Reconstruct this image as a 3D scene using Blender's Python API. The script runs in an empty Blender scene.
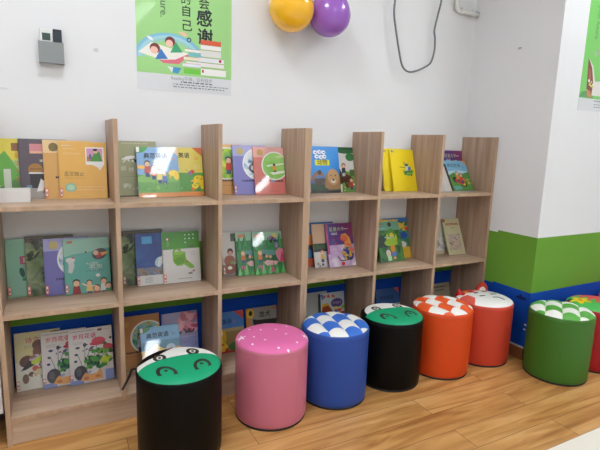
import bpy, bmesh, math, random
from mathutils import Vector, Matrix
random.seed(4)
C = bpy.context.scene.collection
SC = bpy.context.scene

# ---------------------------------------------------------------- materials
def lin(c):
    return tuple((v/255/12.92 if v/255 <= .04045 else ((v/255+.055)/1.055)**2.4) for v in c)
MATS = {}
XC, YC, YJ = 2.436, -.5576, -.309
def mat(name, rgb, rough=.5, spec=.5, coat=0, emit=0, bump=0, bscale=40):
    if name in MATS: return MATS[name]
    m = bpy.data.materials.new(name); m.use_nodes = True
    nt = m.node_tree; b = nt.nodes['Principled BSDF']
    c = lin(rgb)
    b.inputs['Base Color'].default_value = (*c, 1)
    b.inputs['Roughness'].default_value = rough
    b.inputs['Specular IOR Level'].default_value = spec
    b.inputs['Coat Weight'].default_value = coat
    b.inputs['Coat Roughness'].default_value = .035
    if emit:
        b.inputs['Emission Color'].default_value = (.93, .975, 1.04, 1)
        b.inputs['Emission Strength'].default_value = emit
    if bump:
        tc = nt.nodes.new('ShaderNodeTexCoord'); n = nt.nodes.new('ShaderNodeTexNoise')
        n.inputs['Scale'].default_value = bscale; n.inputs['Detail'].default_value = 4
        bp = nt.nodes.new('ShaderNodeBump'); bp.inputs['Strength'].default_value = bump
        bp.inputs['Distance'].default_value = .004
        nt.links.new(tc.outputs['Object'], n.inputs['Vector'])
        nt.links.new(n.outputs['Fac'], bp.inputs['Height']); nt.links.new(bp.outputs[0], b.inputs['Normal'])
    MATS[name] = m; return m
def ramp(nt, stops, interp='LINEAR'):
    r = nt.nodes.new('ShaderNodeValToRGB'); cr = r.color_ramp; cr.interpolation = interp
    while len(cr.elements) > 1: cr.elements.remove(cr.elements[-1])
    cr.elements[0].position = stops[0][0]; cr.elements[0].color = (*lin(stops[0][1]), 1)
    for p, c in stops[1:]:
        e = cr.elements.new(p); e.color = (*lin(c), 1)
    return r
def paint(name, cols, scale=14, rough=.3, sx=1, sy=1, coat=.7, detail=3):
    """painterly blotches of the given colours (printed watercolour)"""
    if name in MATS: return MATS[name]
    m = mat(name, cols[0], rough, coat=coat); nt = m.node_tree; b = nt.nodes['Principled BSDF']
    tc = nt.nodes.new('ShaderNodeTexCoord'); mp = nt.nodes.new('ShaderNodeMapping')
    mp.inputs['Scale'].default_value = (sx, sy, 1)
    n = nt.nodes.new('ShaderNodeTexNoise'); n.inputs['Scale'].default_value = scale
    n.inputs['Detail'].default_value = detail; n.inputs['Distortion'].default_value = .6
    k = len(cols); r = ramp(nt, [(.3+.4*i/max(1, k-1), c) for i, c in enumerate(cols)])
    nt.links.new(tc.outputs['Object'], mp.inputs[0]); nt.links.new(mp.outputs[0], n.inputs['Vector'])
    nt.links.new(n.outputs['Fac'], r.inputs[0]); nt.links.new(r.outputs[0], b.inputs['Base Color'])
    return m
def wood(name, stretch, cols, rough=.45, fine=6):
    m = mat(name, cols[0], rough, spec=.4); nt = m.node_tree; b = nt.nodes['Principled BSDF']
    tc = nt.nodes.new('ShaderNodeTexCoord'); mp = nt.nodes.new('ShaderNodeMapping')
    mp.inputs['Scale'].default_value = stretch
    oi = nt.nodes.new('ShaderNodeObjectInfo'); ad = nt.nodes.new('ShaderNodeVectorMath'); ad.operation = 'ADD'
    cm = nt.nodes.new('ShaderNodeCombineXYZ'); mu = nt.nodes.new('ShaderNodeMath'); mu.operation = 'MULTIPLY'; mu.inputs[1].default_value = 37
    nt.links.new(oi.outputs['Random'], mu.inputs[0])
    for k in range(3): nt.links.new(mu.outputs[0], cm.inputs[k])
    n = nt.nodes.new('ShaderNodeTexNoise'); n.inputs['Scale'].default_value = 2.2; n.inputs['Detail'].default_value = fine
    n.inputs['Roughness'].default_value = .6; n.inputs['Distortion'].default_value = .35
    r = ramp(nt, [(.25+.5*i/(len(cols)-1), c) for i, c in enumerate(cols)])
    nt.links.new(tc.outputs['Object'], mp.inputs[0]); nt.links.new(mp.outputs[0], ad.inputs[0]); nt.links.new(cm.outputs[0], ad.inputs[1])
    nt.links.new(ad.outputs[0], n.inputs['Vector']); nt.links.new(n.outputs['Fac'], r.inputs[0])
    nt.links.new(r.outputs[0], b.inputs['Base Color'])
    bp = nt.nodes.new('ShaderNodeBump'); bp.inputs['Strength'].default_value = .06; bp.inputs['Distance'].default_value = .001
    nt.links.new(n.outputs['Fac'], bp.inputs['Height']); nt.links.new(bp.outputs[0], b.inputs['Normal'])
    return m
OAK = [(138, 108, 88), (166, 137, 115), (180, 152, 130), (196, 171, 151)]
WV = wood('oak_laminate_upright_grain', (16, 16, .9), OAK)
WH = wood('oak_laminate_level_grain', (.9, 14, 14), [(168, 139, 114), (188, 160, 136), (200, 174, 150), (210, 185, 162)])
WE = wood('oak_laminate_edge', (9, 9, 2), [(164, 135, 107), (184, 154, 127), (196, 168, 142)])
WBASE = wood('baseboard_wood', (1.5, 1.5, 20), [(120, 72, 45), (150, 95, 60)])

def wall_mat(name, zb, zg, spots=()):
    m = mat(name, (226, 224, 225), .7, spec=.25); nt = m.node_tree; b = nt.nodes['Principled BSDF']
    g = nt.nodes.new('ShaderNodeNewGeometry'); s = nt.nodes.new('ShaderNodeSeparateXYZ')
    nt.links.new(g.outputs['Position'], s.inputs[0])
    def mix(fac, a, c):
        mx = nt.nodes.new('ShaderNodeMix'); mx.data_type = 'RGBA'
        nt.links.new(fac, mx.inputs['Factor'])
        if isinstance(a, tuple): mx.inputs['A'].default_value = (*lin(a), 1)
        else: nt.links.new(a, mx.inputs['A'])
        mx.inputs['B'].default_value = (*lin(c), 1)
        return mx.outputs['Result']
    col = (228, 227, 228)
    for z, c in ((zg, (106, 156, 54)), (zb, (7, 72, 172))):       # painted bands: white over green over blue
        lt = nt.nodes.new('ShaderNodeMath'); lt.operation = 'LESS_THAN'; lt.inputs[1].default_value = z
        nt.links.new(s.outputs['Z'], lt.inputs[0]); col = mix(lt.outputs[0], col, c)
    nz = nt.nodes.new('ShaderNodeTexNoise'); nz.inputs['Scale'].default_value = 60
    nt.links.new(g.outputs['Position'], nz.inputs['Vector'])
    for (px, py, pz), (sx, sy, sz), c in spots:                     # scuffs and paint chips
        mp = nt.nodes.new('ShaderNodeMapping'); mp.inputs['Location'].default_value = (-px/sx, -py/sy, -pz/sz); mp.inputs['Scale'].default_value = (1/sx, 1/sy, 1/sz)
        ln = nt.nodes.new('ShaderNodeVectorMath'); ln.operation = 'LENGTH'; ad = nt.nodes.new('ShaderNodeMath'); ad.operation = 'ADD'
        l2 = nt.nodes.new('ShaderNodeMath'); l2.operation = 'LESS_THAN'; l2.inputs[1].default_value = 1.5
        nt.links.new(g.outputs['Position'], mp.inputs[0]); nt.links.new(mp.outputs[0], ln.inputs[0]); nt.links.new(ln.outputs['Value'], ad.inputs[0]); nt.links.new(nz.outputs['Fac'], ad.inputs[1])
        nt.links.new(ad.outputs[0], l2.inputs[0]); col = mix(l2.outputs[0], col, c)
    nt.links.new(col, b.inputs['Base Color'])
    bp = nt.nodes.new('ShaderNodeBump'); bp.inputs['Strength'].default_value = .05; bp.inputs['Distance'].default_value = .003
    n2 = nt.nodes.new('ShaderNodeTexNoise'); n2.inputs['Scale'].default_value = 22
    nt.links.new(g.outputs['Position'], n2.inputs['Vector'])
    nt.links.new(n2.outputs['Fac'], bp.inputs['Height']); nt.links.new(bp.outputs[0], b.inputs['Normal'])
    return m
WALL = wall_mat('wall_paint_bands', .3701, .6691, [((.377, 0, 1.473), (.009, .05, .009), (206, 204, 204)), ((.05, 0, 1.30), (.02, .05, .004), (216, 214, 214))])
WALLC = wall_mat('pillar_paint_bands', .3794, .6815, [((XC, -.326, 1.669), (.05, .012, .005), (176, 170, 168)), ((XC, -.30, 1.662), (.05, .05, .002), (206, 202, 200)), ((XC, -.501, .338), (.05, .034, .008), (10, 30, 84)), ((XC, -.498, .346), (.05, .012, .012), (10, 30, 84)), ((XC, -.546, .198), (.05, .006, .006), (226, 222, 214)), ((XC, -.543, .171), (.05, .007, .005), (226, 222, 214))])

def floor_mat():
    m = mat('laminate_floor', (190, 140, 85), .32, spec=.5); nt = m.node_tree; b = nt.nodes['Principled BSDF']
    g = nt.nodes.new('ShaderNodeNewGeometry'); mp = nt.nodes.new('ShaderNodeMapping')
    mp.inputs['Location'].default_value = (.36, 1.0, 0)
    nt.links.new(g.outputs['Position'], mp.inputs[0])
    br = nt.nodes.new('ShaderNodeTexBrick'); br.inputs['Scale'].default_value = 1
    br.inputs['Brick Width'].default_value = 1.2; br.inputs['Row Height'].default_value = .125
    br.inputs['Mortar Size'].default_value = .0012; br.offset = .37; br.inputs['Bias'].default_value = 0
    br.inputs['Color1'].default_value = (0, 0, 0, 1); br.inputs['Color2'].default_value = (1, 1, 1, 1); br.inputs['Mortar'].default_value = (.5, .5, .5, 1)
    nt.links.new(mp.outputs[0], br.inputs['Vector'])
    mp2 = nt.nodes.new('ShaderNodeMapping'); mp2.inputs['Scale'].default_value = (1.6, 14, 1)
    nt.links.new(g.outputs['Position'], mp2.inputs[0])
    ad = nt.nodes.new('ShaderNodeVectorMath'); ad.operation = 'MULTIPLY_ADD'; ad.inputs[1].default_value = (1, 1, 1)
    nt.links.new(mp2.outputs[0], ad.inputs[0])
    sc = nt.nodes.new('ShaderNodeVectorMath'); sc.operation = 'SCALE'; sc.inputs['Scale'].default_value = 9
    nt.links.new(br.outputs['Color'], sc.inputs[0]); nt.links.new(sc.outputs[0], ad.inputs[2])
    n = nt.nodes.new('ShaderNodeTexNoise'); n.inputs['Scale'].default_value = 1.5; n.inputs['Detail'].default_value = 6; n.inputs['Distortion'].default_value = .8
    nt.links.new(ad.outputs[0], n.inputs['Vector'])
    r = ramp(nt, [(.28, (150, 98, 48)), (.45, (184, 132, 74)), (.58, (202, 152, 92)), (.75, (214, 168, 110))])
    nt.links.new(n.outputs['Fac'], r.inputs[0])
    mx = nt.nodes.new('ShaderNodeMix'); mx.data_type = 'RGBA'; mx.blend_type = 'MIX'
    nt.links.new(br.outputs['Fac'], mx.inputs['Factor']); nt.links.new(r.outputs[0], mx.inputs['A'])
    mx.inputs['B'].default_value = (*lin((110, 70, 36)), 1)
    nt.links.new(mx.outputs['Result'], b.inputs['Base Color'])
    return m

# ---------------------------------------------------------------- geometry helpers
def link(o, parent=None):
    C.objects.link(o)
    if parent: o.parent = parent
    return o
def mesh_obj(name, bm, mats, parent=None, smooth=False):
    me = bpy.data.meshes.new(name); bm.normal_update(); bm.to_mesh(me); bm.free()
    for m in (mats if isinstance(mats, (list, tuple)) else [mats]): me.materials.append(m)
    if smooth:
        me.polygons.foreach_set('use_smooth', [True]*len(me.polygons))
    o = bpy.data.objects.new(name, me); return link(o, parent)
def tag(o, label, cat, group=None):
    o['label'] = label; o['category'] = cat
    if group: o['group'] = group
    return o
def thing(name, label, cat, loc=(0, 0, 0), rz=0, group=None):
    o = bpy.data.objects.new(name, None); o.empty_display_size = .05; C.objects.link(o)
    o.location = loc; o.rotation_euler = (0, 0, rz)
    return tag(o, label, cat, group)
def struct(o): o['kind'] = 'structure'; return o
def box(bm, a, b, mi=0, bevel=0):
    r = bmesh.ops.create_cube(bm, size=1)
    vs = r['verts']
    for v in vs:
        v.co = Vector([(a[i]+b[i])/2 + v.co[i]*(b[i]-a[i]) for i in range(3)])
    fs = list({f for v in vs for f in v.link_faces})
    for f in fs: f.material_index = mi
    if bevel:
        es = list({e for v in vs for e in v.link_edges})
        r2 = bmesh.ops.bevel(bm, geom=es, offset=bevel, segments=2, affect='EDGES', profile=.6)
        for f in r2['faces']: f.material_index = mi
    return bm
def B(a, b, bevel=0):
    return box(bmesh.new(), a, b, 0, bevel)
def tube(pts, rad, n=10, flat=None, closed_ends=True):
    """swept tube through pts; flat=(w,t) makes a strap"""
    bm = bmesh.new(); P = [Vector(p) for p in pts]; rings = []; up = Vector((0, 1, 0))
    for i, p in enumerate(P):
        d = (P[min(i+1, len(P)-1)]-P[max(i-1, 0)]).normalized()
        s = d.cross(up)
        if s.length < 1e-4: s = d.cross(Vector((1, 0, 0)))
        s.normalize(); t = s.cross(d).normalized()
        rr = rad[i] if isinstance(rad, (list, tuple)) else rad
        w, h = (flat if flat else (1, 1))
        rings.append([bm.verts.new(p+s*rr*w*math.cos(2*math.pi*k/n)+t*rr*h*math.sin(2*math.pi*k/n)) for k in range(n)])
    for a, b in zip(rings, rings[1:]):
        for k in range(n): bm.faces.new((a[k], a[(k+1) % n], b[(k+1) % n], b[k]))
    bm.faces.new(rings[0][::-1]); bm.faces.new(rings[-1])
    bmesh.ops.recalc_face_normals(bm, faces=bm.faces)
    return bm
def smooth_path(pts, n=8):
    P = [Vector(p) for p in pts]; out = []
    for i in range(len(P)-1):
        p0 = P[max(i-1, 0)]; p1 = P[i]; p2 = P[i+1]; p3 = P[min(i+2, len(P)-1)]
        for k in range(n):
            t = k/n
            out.append(.5*((2*p1)+(p2-p0)*t+(2*p0-5*p1+4*p2-p3)*t*t+(3*p1-p0-3*p2+p3)*t**3))
    out.append(P[-1]); return out
def lathe(prof, n=64, cap=True):
    bm = bmesh.new(); rings = []
    for r, z in prof:
        if r < 1e-6: rings.append([bm.verts.new((0, 0, z))])
        else: rings.append([bm.verts.new((r*math.cos(2*math.pi*k/n), r*math.sin(2*math.pi*k/n), z)) for k in range(n)])
    for a, b in zip(rings, rings[1:]):
        for k in range(n):
            if len(a) == 1 and len(b) == 1: continue
            if len(a) == 1: bm.faces.new((a[0], b[k], b[(k+1) % n]))
            elif len(b) == 1: bm.faces.new((a[k], a[(k+1) % n], b[0]))
            else: bm.faces.new((a[k], a[(k+1) % n], b[(k+1) % n], b[k]))
    bmesh.ops.recalc_face_normals(bm, faces=bm.faces)
    return bm

# flat artwork on a surface: x right, y up, z outwards
_txt = {}
def text_polys(s, size, bold=0):
    key = (s, bold)
    if key not in _txt:
        cu = bpy.data.curves.new('glyphs', 'FONT'); cu.body = s; cu.align_x = 'CENTER'; cu.align_y = 'CENTER'
        cu.resolution_u = 3; cu.offset = bold
        o = bpy.data.objects.new('glyphs', cu); C.objects.link(o)
        dg = bpy.context.evaluated_depsgraph_get(); dg.update()
        me = bpy.data.meshes.new_from_object(o.evaluated_get(dg))
        _txt[key] = ([v.co.copy() for v in me.vertices], [tuple(p.vertices) for p in me.polygons])
        bpy.data.objects.remove(o); bpy.data.curves.remove(cu); bpy.data.meshes.remove(me)
    return _txt[key]
class Art:
    def __init__(s, W, H, z0=0):
        s.W, s.H, s.z = W, H, z0; s.bm = bmesh.new(); s.mats = []; s.k = 0
    def mi(s, m):
        if isinstance(m, tuple): m = mat('print_%02x%02x%02x' % m, m, .3, coat=.7)
        if m not in s.mats: s.mats.append(m)
        return s.mats.index(m)
    def lift(s): s.k += 1; return s.z+.00003*s.k
    def clip(s, pts):
        for ax, lim, sg in ((0, 0, 1), (0, 1, -1), (1, 0, 1), (1, 1, -1)):
            out = []
            for i, p in enumerate(pts):
                q = pts[i-1]; ip = (p[ax]-lim)*sg >= 0; iq = (q[ax]-lim)*sg >= 0
                if ip != iq:
                    t = (lim-q[ax])/(p[ax]-q[ax]); out.append((q[0]+(p[0]-q[0])*t, q[1]+(p[1]-q[1])*t))
                if ip: out.append(p)
            pts = out
            if len(pts) < 3: return []
        return pts
    def p(s, pts, m):
        pts = s.clip(list(pts))
        if len(pts) < 3: return
        z = s.lift(); f = s.bm.faces.new([s.bm.verts.new((u*s.W, v*s.H, z)) for u, v in pts]); f.material_index = s.mi(m)
        f.normal_update()
        if f.normal.z < 0: f.normal_flip()
    def r(s, a, b, c, d, m): s.p([(a, b), (c, b), (c, d), (a, d)], m)
    def e(s, u, v, ru, rv, m, n=22, a0=0, a1=360, rot=0):
        """ellipse, ru as a fraction of the width, rv in the same unit"""
        k = s.W/s.H; pts = []
        full = a1-a0 >= 360
        for i in range(n if full else n+1):
            t = math.radians(a0+(a1-a0)*i/n); x, y = ru*math.cos(t), rv*math.sin(t)
            q = math.radians(rot); pts.append((u+x*math.cos(q)-y*math.sin(q), v+(x*math.sin(q)+y*math.cos(q))*k))
        s.p(pts, m)
    def ln(s, pts, w, m):
        k = s.W/s.H
        for (a, b), (c, d) in zip(pts, pts[1:]):
            dx, dy = c-a, (d-b)/k; L = math.hypot(dx, dy) or 1; nx, ny = -dy/L*w/2, dx/L*w/2*k
            s.p([(a+nx, b+ny), (c+nx, d+ny), (c-nx, d-ny), (a-nx, b-ny)], m)
    def t(s, txt, u, v, size, m, bold=0, rot=0):
        vs, fs = text_polys(txt, size, 0); z = s.lift(); mi = s.mi(m); S = size*s.W; q = math.radians(rot)
        for dx, dy in (((0, 0),) if not bold else ((-bold, 0), (bold, 0), (0, bold), (0, -bold))):
            bv = [s.bm.verts.new((u*s.W+S*((a.x+dx)*math.cos(q)-(a.y+dy)*math.sin(q)), v*s.H+S*((a.x+dx)*math.sin(q)+(a.y+dy)*math.cos(q)), z)) for a in vs]
            for f in fs:
                try: g = s.bm.faces.new([bv[i] for i in f]); g.material_index = mi
                except ValueError: pass
    def lines(s, u, v, w, n, m, dv=.02, h=.006):
        """rows of tiny illegible print"""
        rd = random.Random(int(u*977+v*331+n))
        for i in range(n):
            x = u
            while x < u+w:
                d = .012+.03*rd.random(); s.r(x, v-i*dv, min(x+d, u+w), v-i*dv+h, m); x += d+.012
    def kid(s, u, v, k, hair, shirt, skin=(232, 186, 150), legs=(60, 70, 120)):
        a = s.W/s.H
        s.r(u-.32*k, v-1.9*k*a, u+.32*k, v-1.2*k*a, legs)
        s.p([(u-.5*k, v-1.3*k*a), (u+.5*k, v-1.3*k*a), (u+.35*k, v-.3*k*a), (u-.35*k, v-.3*k*a)], shirt)
        s.e(u, v+.12*k*a, .44*k, .44*k, hair); s.e(u, v, .36*k, .36*k, skin)
    def blobs(s, reg, n, size, cols, seed=1):
        rd = random.Random(seed)
        for i in range(n):
            s.e(reg[0]+(reg[2]-reg[0])*rd.random(), reg[1]+(reg[3]-reg[1])*rd.random(), size*(.5+rd.random()), size*(.4+.6*rd.random()), rd.choice(cols), 9, rot=rd.random()*180)

# ---------------------------------------------------------------- room
W, T, D, TOP = .40, .017, .25, 1.2009
Z1, Z2, Z3 = .8886, .5003, .1097
X0, X1, YR, CEIL = -2.6, 5.4, -6.2, 2.8
FL = floor_mat()
struct(mesh_obj('floor', B((X0, -1.125, -.1), (X1, 0, 0)), FL))
struct(mesh_obj('floor', B((X0, YR, -.1), (X1, -1.125, 0)), mat('cream_floor', (232, 226, 212), .35, bump=.05, bscale=12)))
bm = B((X0, 0, -.1), (X1, .12, CEIL)); box(bm, (XC+.0025, YJ, 0), (X1, 0, CEIL)); struct(mesh_obj('wall_back', bm, WALL))
struct(mesh_obj('wall_pillar', B((XC, YC, 0), (X1, YJ, CEIL)), WALLC))
struct(mesh_obj('wall_left', B((X0-.12, YR, -.1), (X0, .12, CEIL)), WALL))
struct(mesh_obj('wall_right', B((X1, YR, -.1), (X1+.12, YC, CEIL)), WALLC))
struct(mesh_obj('wall_front', B((X0-.12, YR-.12, -.1), (X1+.12, YR, CEIL)), WALL))
struct(mesh_obj('ceiling', B((X0-.12, YR-.12, CEIL), (X1+.12, .12, CEIL+.1)), mat('ceiling_white', (232, 231, 228), .9)))
bm = bmesh.new(); box(bm, (XC-.012, YC-.012, 0), (XC, -.27, .068)); box(bm, (XC-.012, YC-.012, 0), (X1, YC, .068))
box(bm, (XC-.014, YC-.014, .068), (XC, -.27, .0725), 1); box(bm, (XC-.014, YC-.014, .068), (X1, YC, .0725), 1)
struct(mesh_obj('baseboard_pillar', bm, [WBASE, mat('caulk_white', (215, 210, 205), .6)]))

PANEL = mat('lit_diffuser', (255, 255, 255), .5, emit=29)
TUBE = mat('lit_tube', (255, 255, 255), .5, emit=26)
ALU = mat('lamp_frame_white', (230, 230, 230), .4)
def ceiling_lamp(x, y, where, hx, hy):
    t = thing('ceiling_light', 'white flush ceiling lamp, lit, ' + where, 'ceiling light', (x, y, CEIL))
    a, b = hx+.01, hy+.02
    bm = B((-a, -b, -.05), (a, -hy, 0)); box(bm, (-a, hy, -.05), (a, b, 0)); box(bm, (-a, -hy, -.05), (-hx, hy, 0)); box(bm, (hx, -hy, -.05), (a, hy, 0))
    mesh_obj('frame', bm, ALU, t); mesh_obj('diffuser', B((-hx+.001, -hy+.001, -.045), (hx-.001, hy-.001, -.02)), PANEL if hx > .1 else TUBE, t)
for x, y, w in [(-1.9, -.98, 'square, near the back wall on the left'), (.3, -.98, 'square, near the back wall over the left bookcase'), (2.75, -.98, 'square, in front of the pillar')]:
    ceiling_lamp(x, y, w, .2, .2)
for x, y, w in [(-.8, -2.9, 'long, middle row on the left'), (1.35, -2.9, 'long, middle row in the centre'), (3.4, -2.9, 'long, middle row on the right'),
                (-.8, -4.7, 'long, rear row on the left'), (1.35, -4.7, 'long, rear row in the centre'), (3.3, -4.7, 'long, rear row on the right')]:
    ceiling_lamp(x, y, w, .09, .6)

# ---------------------------------------------------------------- bookcases
def bookcase(x, label, deeper):
    t = thing('bookcase', label, 'bookcase', (x, 0, 0), group='low oak bookcases side by side')
    yb, yf = -.001, -D
    for i in range(4):
        a = i*W if i < 3 else 3*W
        if deeper and i: a = i*W
        zb = 0 if i in (0, 3) else Z3+.0002
        e = .0004
        bm = B((a, yf+.0012, zb), (a+T, yb, TOP-.0008))
        box(bm, (a+.0003, yf, zb), (a+T-.0003, yf+.0012, TOP-.0008), 1); box(bm, (a+.0003, yf+.0003, TOP-.0008), (a+T-.0003, yb, TOP), 1)
        mesh_obj('upright', bm, [WV, WE], t)
    for i in range(3):
        a, b = i*W+T, (i+1)*W
        for z in (Z1, Z2):
            bm = B((a, yf+.0032, z-T), (b, yb, z)); box(bm, (a, yf+.002, z-T), (b, yf+.0032, z-.0002), 1)
            mesh_obj('shelf', bm, [WH, WE], t)
    bm = B((T, yf+.0012, Z3-T), (3*W, yb, Z3)); box(bm, (T, yf, Z3-T), (3*W, yf+.0012, Z3-.0002), 1)
    mesh_obj('bottom_shelf', bm, [WH, WE], t)
    mesh_obj('kick_board', B((T, yf+.008, .0015), (3*W, yf+.024, Z3-T)), WH, t)
    return t
# the left unit runs 0..3W+T, the right unit butts against it
bookcase(0, 'light oak open bookcase, left of the two, its left end beside the white cabinet', False)
bookcase(3*W+T, 'light oak open bookcase, right of the two, its right end in the wall corner', True)

# white cabinet just past the left end
t = thing('cabinet', 'white cabinet with a dark bottom edge left of the bookcases', 'cabinet', (-.25, -.12, 0))
CW = mat('cabinet_white', (214, 210, 206), .4); DK = mat('dark_plastic', (30, 32, 38), .4)
mesh_obj('body', B((-.22, -.10, .128), (.246, .11, .58), .002), CW, t)
mesh_obj('bottom_edge', B((-.22, -.10, .116), (.246, .11, .128)), DK, t)
for i in (0, 1):
    d = mesh_obj('door', B((-.218+i*.232, -.118, .130), (.012+i*.232, -.101, .578), .002), CW, t)
    mesh_obj('handle', B((.004+i*.02-.004, -.128, .32), (.004+i*.02+.004, -.118, .42), .002), ALU, d)
for sx in (-.19, .14):
    for sy in (-.07, .09): mesh_obj('leg', B((sx-.015, sy-.015, 0), (sx+.015, sy+.015, .116)), ALU, t)

# ---------------------------------------------------------------- books
PAGE = mat('page_block', (228, 222, 208), .8)
COVERM = {}
def cover_base(rgb): return mat('cover_%02x%02x%02x' % rgb, rgb, .28, coat=.7) if isinstance(rgb, tuple) else rgb
def book(spec, art, label, base, group=None, sticker=None, src=None, spine=None):
    row, x0, w, ztop, yb, yt, th, dyr = spec
    z0 = {1: Z1, 2: Z2, 3: Z3}[row]
    h = math.hypot(ztop, yt-yb); a = math.atan2(-dyr, w); L = math.asin((yt-yb)/h)
    u = Vector((math.cos(a), math.sin(a), 0)); bk = Vector((-math.sin(a), math.cos(a), 0))
    v = Vector((0, 0, 1))*math.cos(L)+bk*math.sin(L); n = u.cross(v)
    M = Matrix.Identity(4)
    for i in range(3): M[i][0], M[i][1], M[i][2] = u[i], v[i], n[i]
    loc = Vector((x0, yb, z0+th*math.sin(L)+.0004))
    if src:
        r = src.copy(); C.objects.link(r); tag(r, label, 'book', group)
        for ch in list(src.children):
            c = ch.copy(); C.objects.link(c); c.parent = r
        if group is None and 'group' in r: del r['group']
    else:
        r = thing('book', label, 'book', group=group)
        A = Art(w, h); bmi = A.mi(cover_base(base)); smi = A.mi(cover_base(spine) if spine else cover_base(base))
        if art: art(A)
        bm = A.bm
        box(bm, (0, 0, -.0012), (w, h, 0), bmi); box(bm, (0, 0, -th), (w, h, -th+.0012), bmi); box(bm, (-.0008, 0, -th), (.0012, h, 0), smi)
        mesh_obj('cover', bm, A.mats, r)
        mesh_obj('pages', B((.0014, .002, -th+.0013), (w-.0015, h-.002, -.0013)), PAGE, r)
        if sticker:
            s = Art(.0105, .034, .0); s.r(0, 0, 1, 1, (222, 92, 74)); s.r(.2, .12, .8, .9, (238, 232, 226)); s.r(.3, .3, .7, .6, (120, 120, 125))
            so = mesh_obj('shelf_label', s.bm, s.mats, r); so.location = (.001, .008, .0028)
            so['label'] = 'red-edged library label'
    M.translation = loc
    r.location = loc; r.rotation_euler = M.to_euler()
    return r
K = (34, 32, 34); WHT = (240, 238, 234); RED = (200, 50, 45)
def round_pic(A, cu, cv, ru, inner, sc=1.):
    A.e(cu, cv, ru*1.09, ru*1.09, WHT, 36); A.e(cu, cv, ru, ru, inner, 36)
def series(A, band, emblem):
    A.r(0, .78, 1, 1, band); A.e(.22, .88, .1, .1, emblem); A.r(.14, .82, .30, .86, emblem)
def b_green(A):
    A.r(0, .3, 1, 1, (196, 222, 150)); A.e(.2, .84, .42, .32, (240, 224, 92), 30); A.p([(0, .22), (.55, .3), (.32, .62), (.15, .8), (0, .7)], (120, 192, 90))
    A.r(0, 0, 1, .2, (96, 140, 84)); A.p([(0, .2), (.6, .42), (1, .42), (1, .0), (0, 0)], (106, 152, 92)); A.r(.1, .1, .26, .5, (224, 232, 216)); A.r(.3, .8, .58, .93, (160, 112, 74))
    for i, ch in enumerate('童话大王'): A.t(ch, .42, .72-.13*i, .13, (232, 150, 70))
def b_purple(A):
    A.r(.22, .76, .92, .92, (216, 140, 148)); A.r(.22, .76, .92, .8, (236, 178, 150)); A.lines(.42, .62, .3, 1, WHT, h=.04); A.e(.32, .5, .15, .13, (172, 122, 60)); A.ln([(.2, .5), (.44, .5)], .02, (110, 76, 50))
    A.r(.18, .42, 1, .445, WHT); A.r(.2, .18, 1, .42, (52, 44, 52)); A.p([(.55, .28), (.8, .28), (.72, .4), (.6, .36)], (196, 112, 76)); A.r(.12, .17, .23, .23, (110, 150, 165))
    A.r(0, 0, 1, .18, (176, 170, 166)); A.p([(.32, .12), (.5, .14), (.52, .3), (.42, .34)], WHT); A.e(.48, .35, .05, .06, K); A.p([(.44, .09), (.66, .09), (.62, .2), (.48, .2)], (206, 96, 88))
def b_tan(A):
    series(A, (232, 200, 150), (120, 104, 60)); round_pic(A, .78, .63, .38, paint('meadow_print', [(60, 120, 90), (120, 170, 120), (226, 220, 170)], 30)); A.lines(.24, .35, .6, 1, K, h=.035); A.lines(.28, .28, .4, 1, (140, 90, 50))
def b_gold(A):
    A.r(.56, .6, .95, .91, WHT); A.p([(.66, .61), (.95, .61), (.90, .55), (.86, .5), (.8, .56)], WHT); A.r(.585, .66, .925, .89, (214, 156, 190)); A.r(.585, .66, .78, .75, (176, 122, 86)); A.p([(.66, .66), (.92, .66), (.87, .82), (.8, .86), (.74, .8)], (74, 150, 62))
    A.e(.78, .84, .045, .05, (236, 196, 160)); A.e(.77, .865, .05, .03, K); A.r(.64, .7, .68, .79, (70, 90, 170)); A.t('古文观止', .31, .43, .105, (60, 44, 26)); A.lines(.12, .48, .22, 1, (160, 116, 50)); A.lines(.12, .36, .4, 1, (150, 106, 50)); A.lines(.08, .925, .18, 1, WHT, h=.014)
    A.lines(.1, .87, .26, 1, (246, 220, 170), h=.01); A.lines(.1, .8, .34, 2, (246, 220, 170), h=.008); A.e(.23, .2, .115, .1, (136, 190, 164)); A.e(.23, .2, .08, .065, (182, 214, 180)); A.lines(.36, .2, .6, 2, (246, 214, 158), .05, .014)
    A.lines(.42, .04, .24, 1, (120, 140, 150))
def b_olive(A):
    A.lines(.08, .95, .7, 1, (214, 206, 180), h=.014); A.p([(.1, .72), (.25, .69), (.5, .66), (.85, .72), (.9, .62), (.7, .63), (.5, .6), (.3, .66)], (48, 54, 66)); A.e(.28, .7, .16, .05, WHT, rot=10); A.p([(.5, .62), (.75, .55), (.9, .48), (.95, .42), (.7, .5)], (60, 66, 80))
    A.blobs((.1, .62, .4, .68), 8, .03, [(230, 232, 214)], 3)
    for i, c in enumerate('柳林风声'): A.t(c, .12+.2*i, .5-.02*i, .15, (222, 224, 206), .004)
    A.blobs((.05, .12, .95, .22), 14, .055, [(206, 210, 188), (190, 196, 170)], 5); A.lines(.05, .36, .7, 1, (110, 110, 84)); A.r(0, 0, 1, .015, (70, 64, 50))
KID4 = [(.24, .66, .17, (60, 44, 36), (190, 70, 60)), (.38, .58, .15, (120, 60, 40), (204, 96, 80)), (.52, .5, .15, (90, 60, 40), (232, 214, 120)), (.64, .46, .14, (60, 50, 60), (90, 120, 190))]
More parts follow.
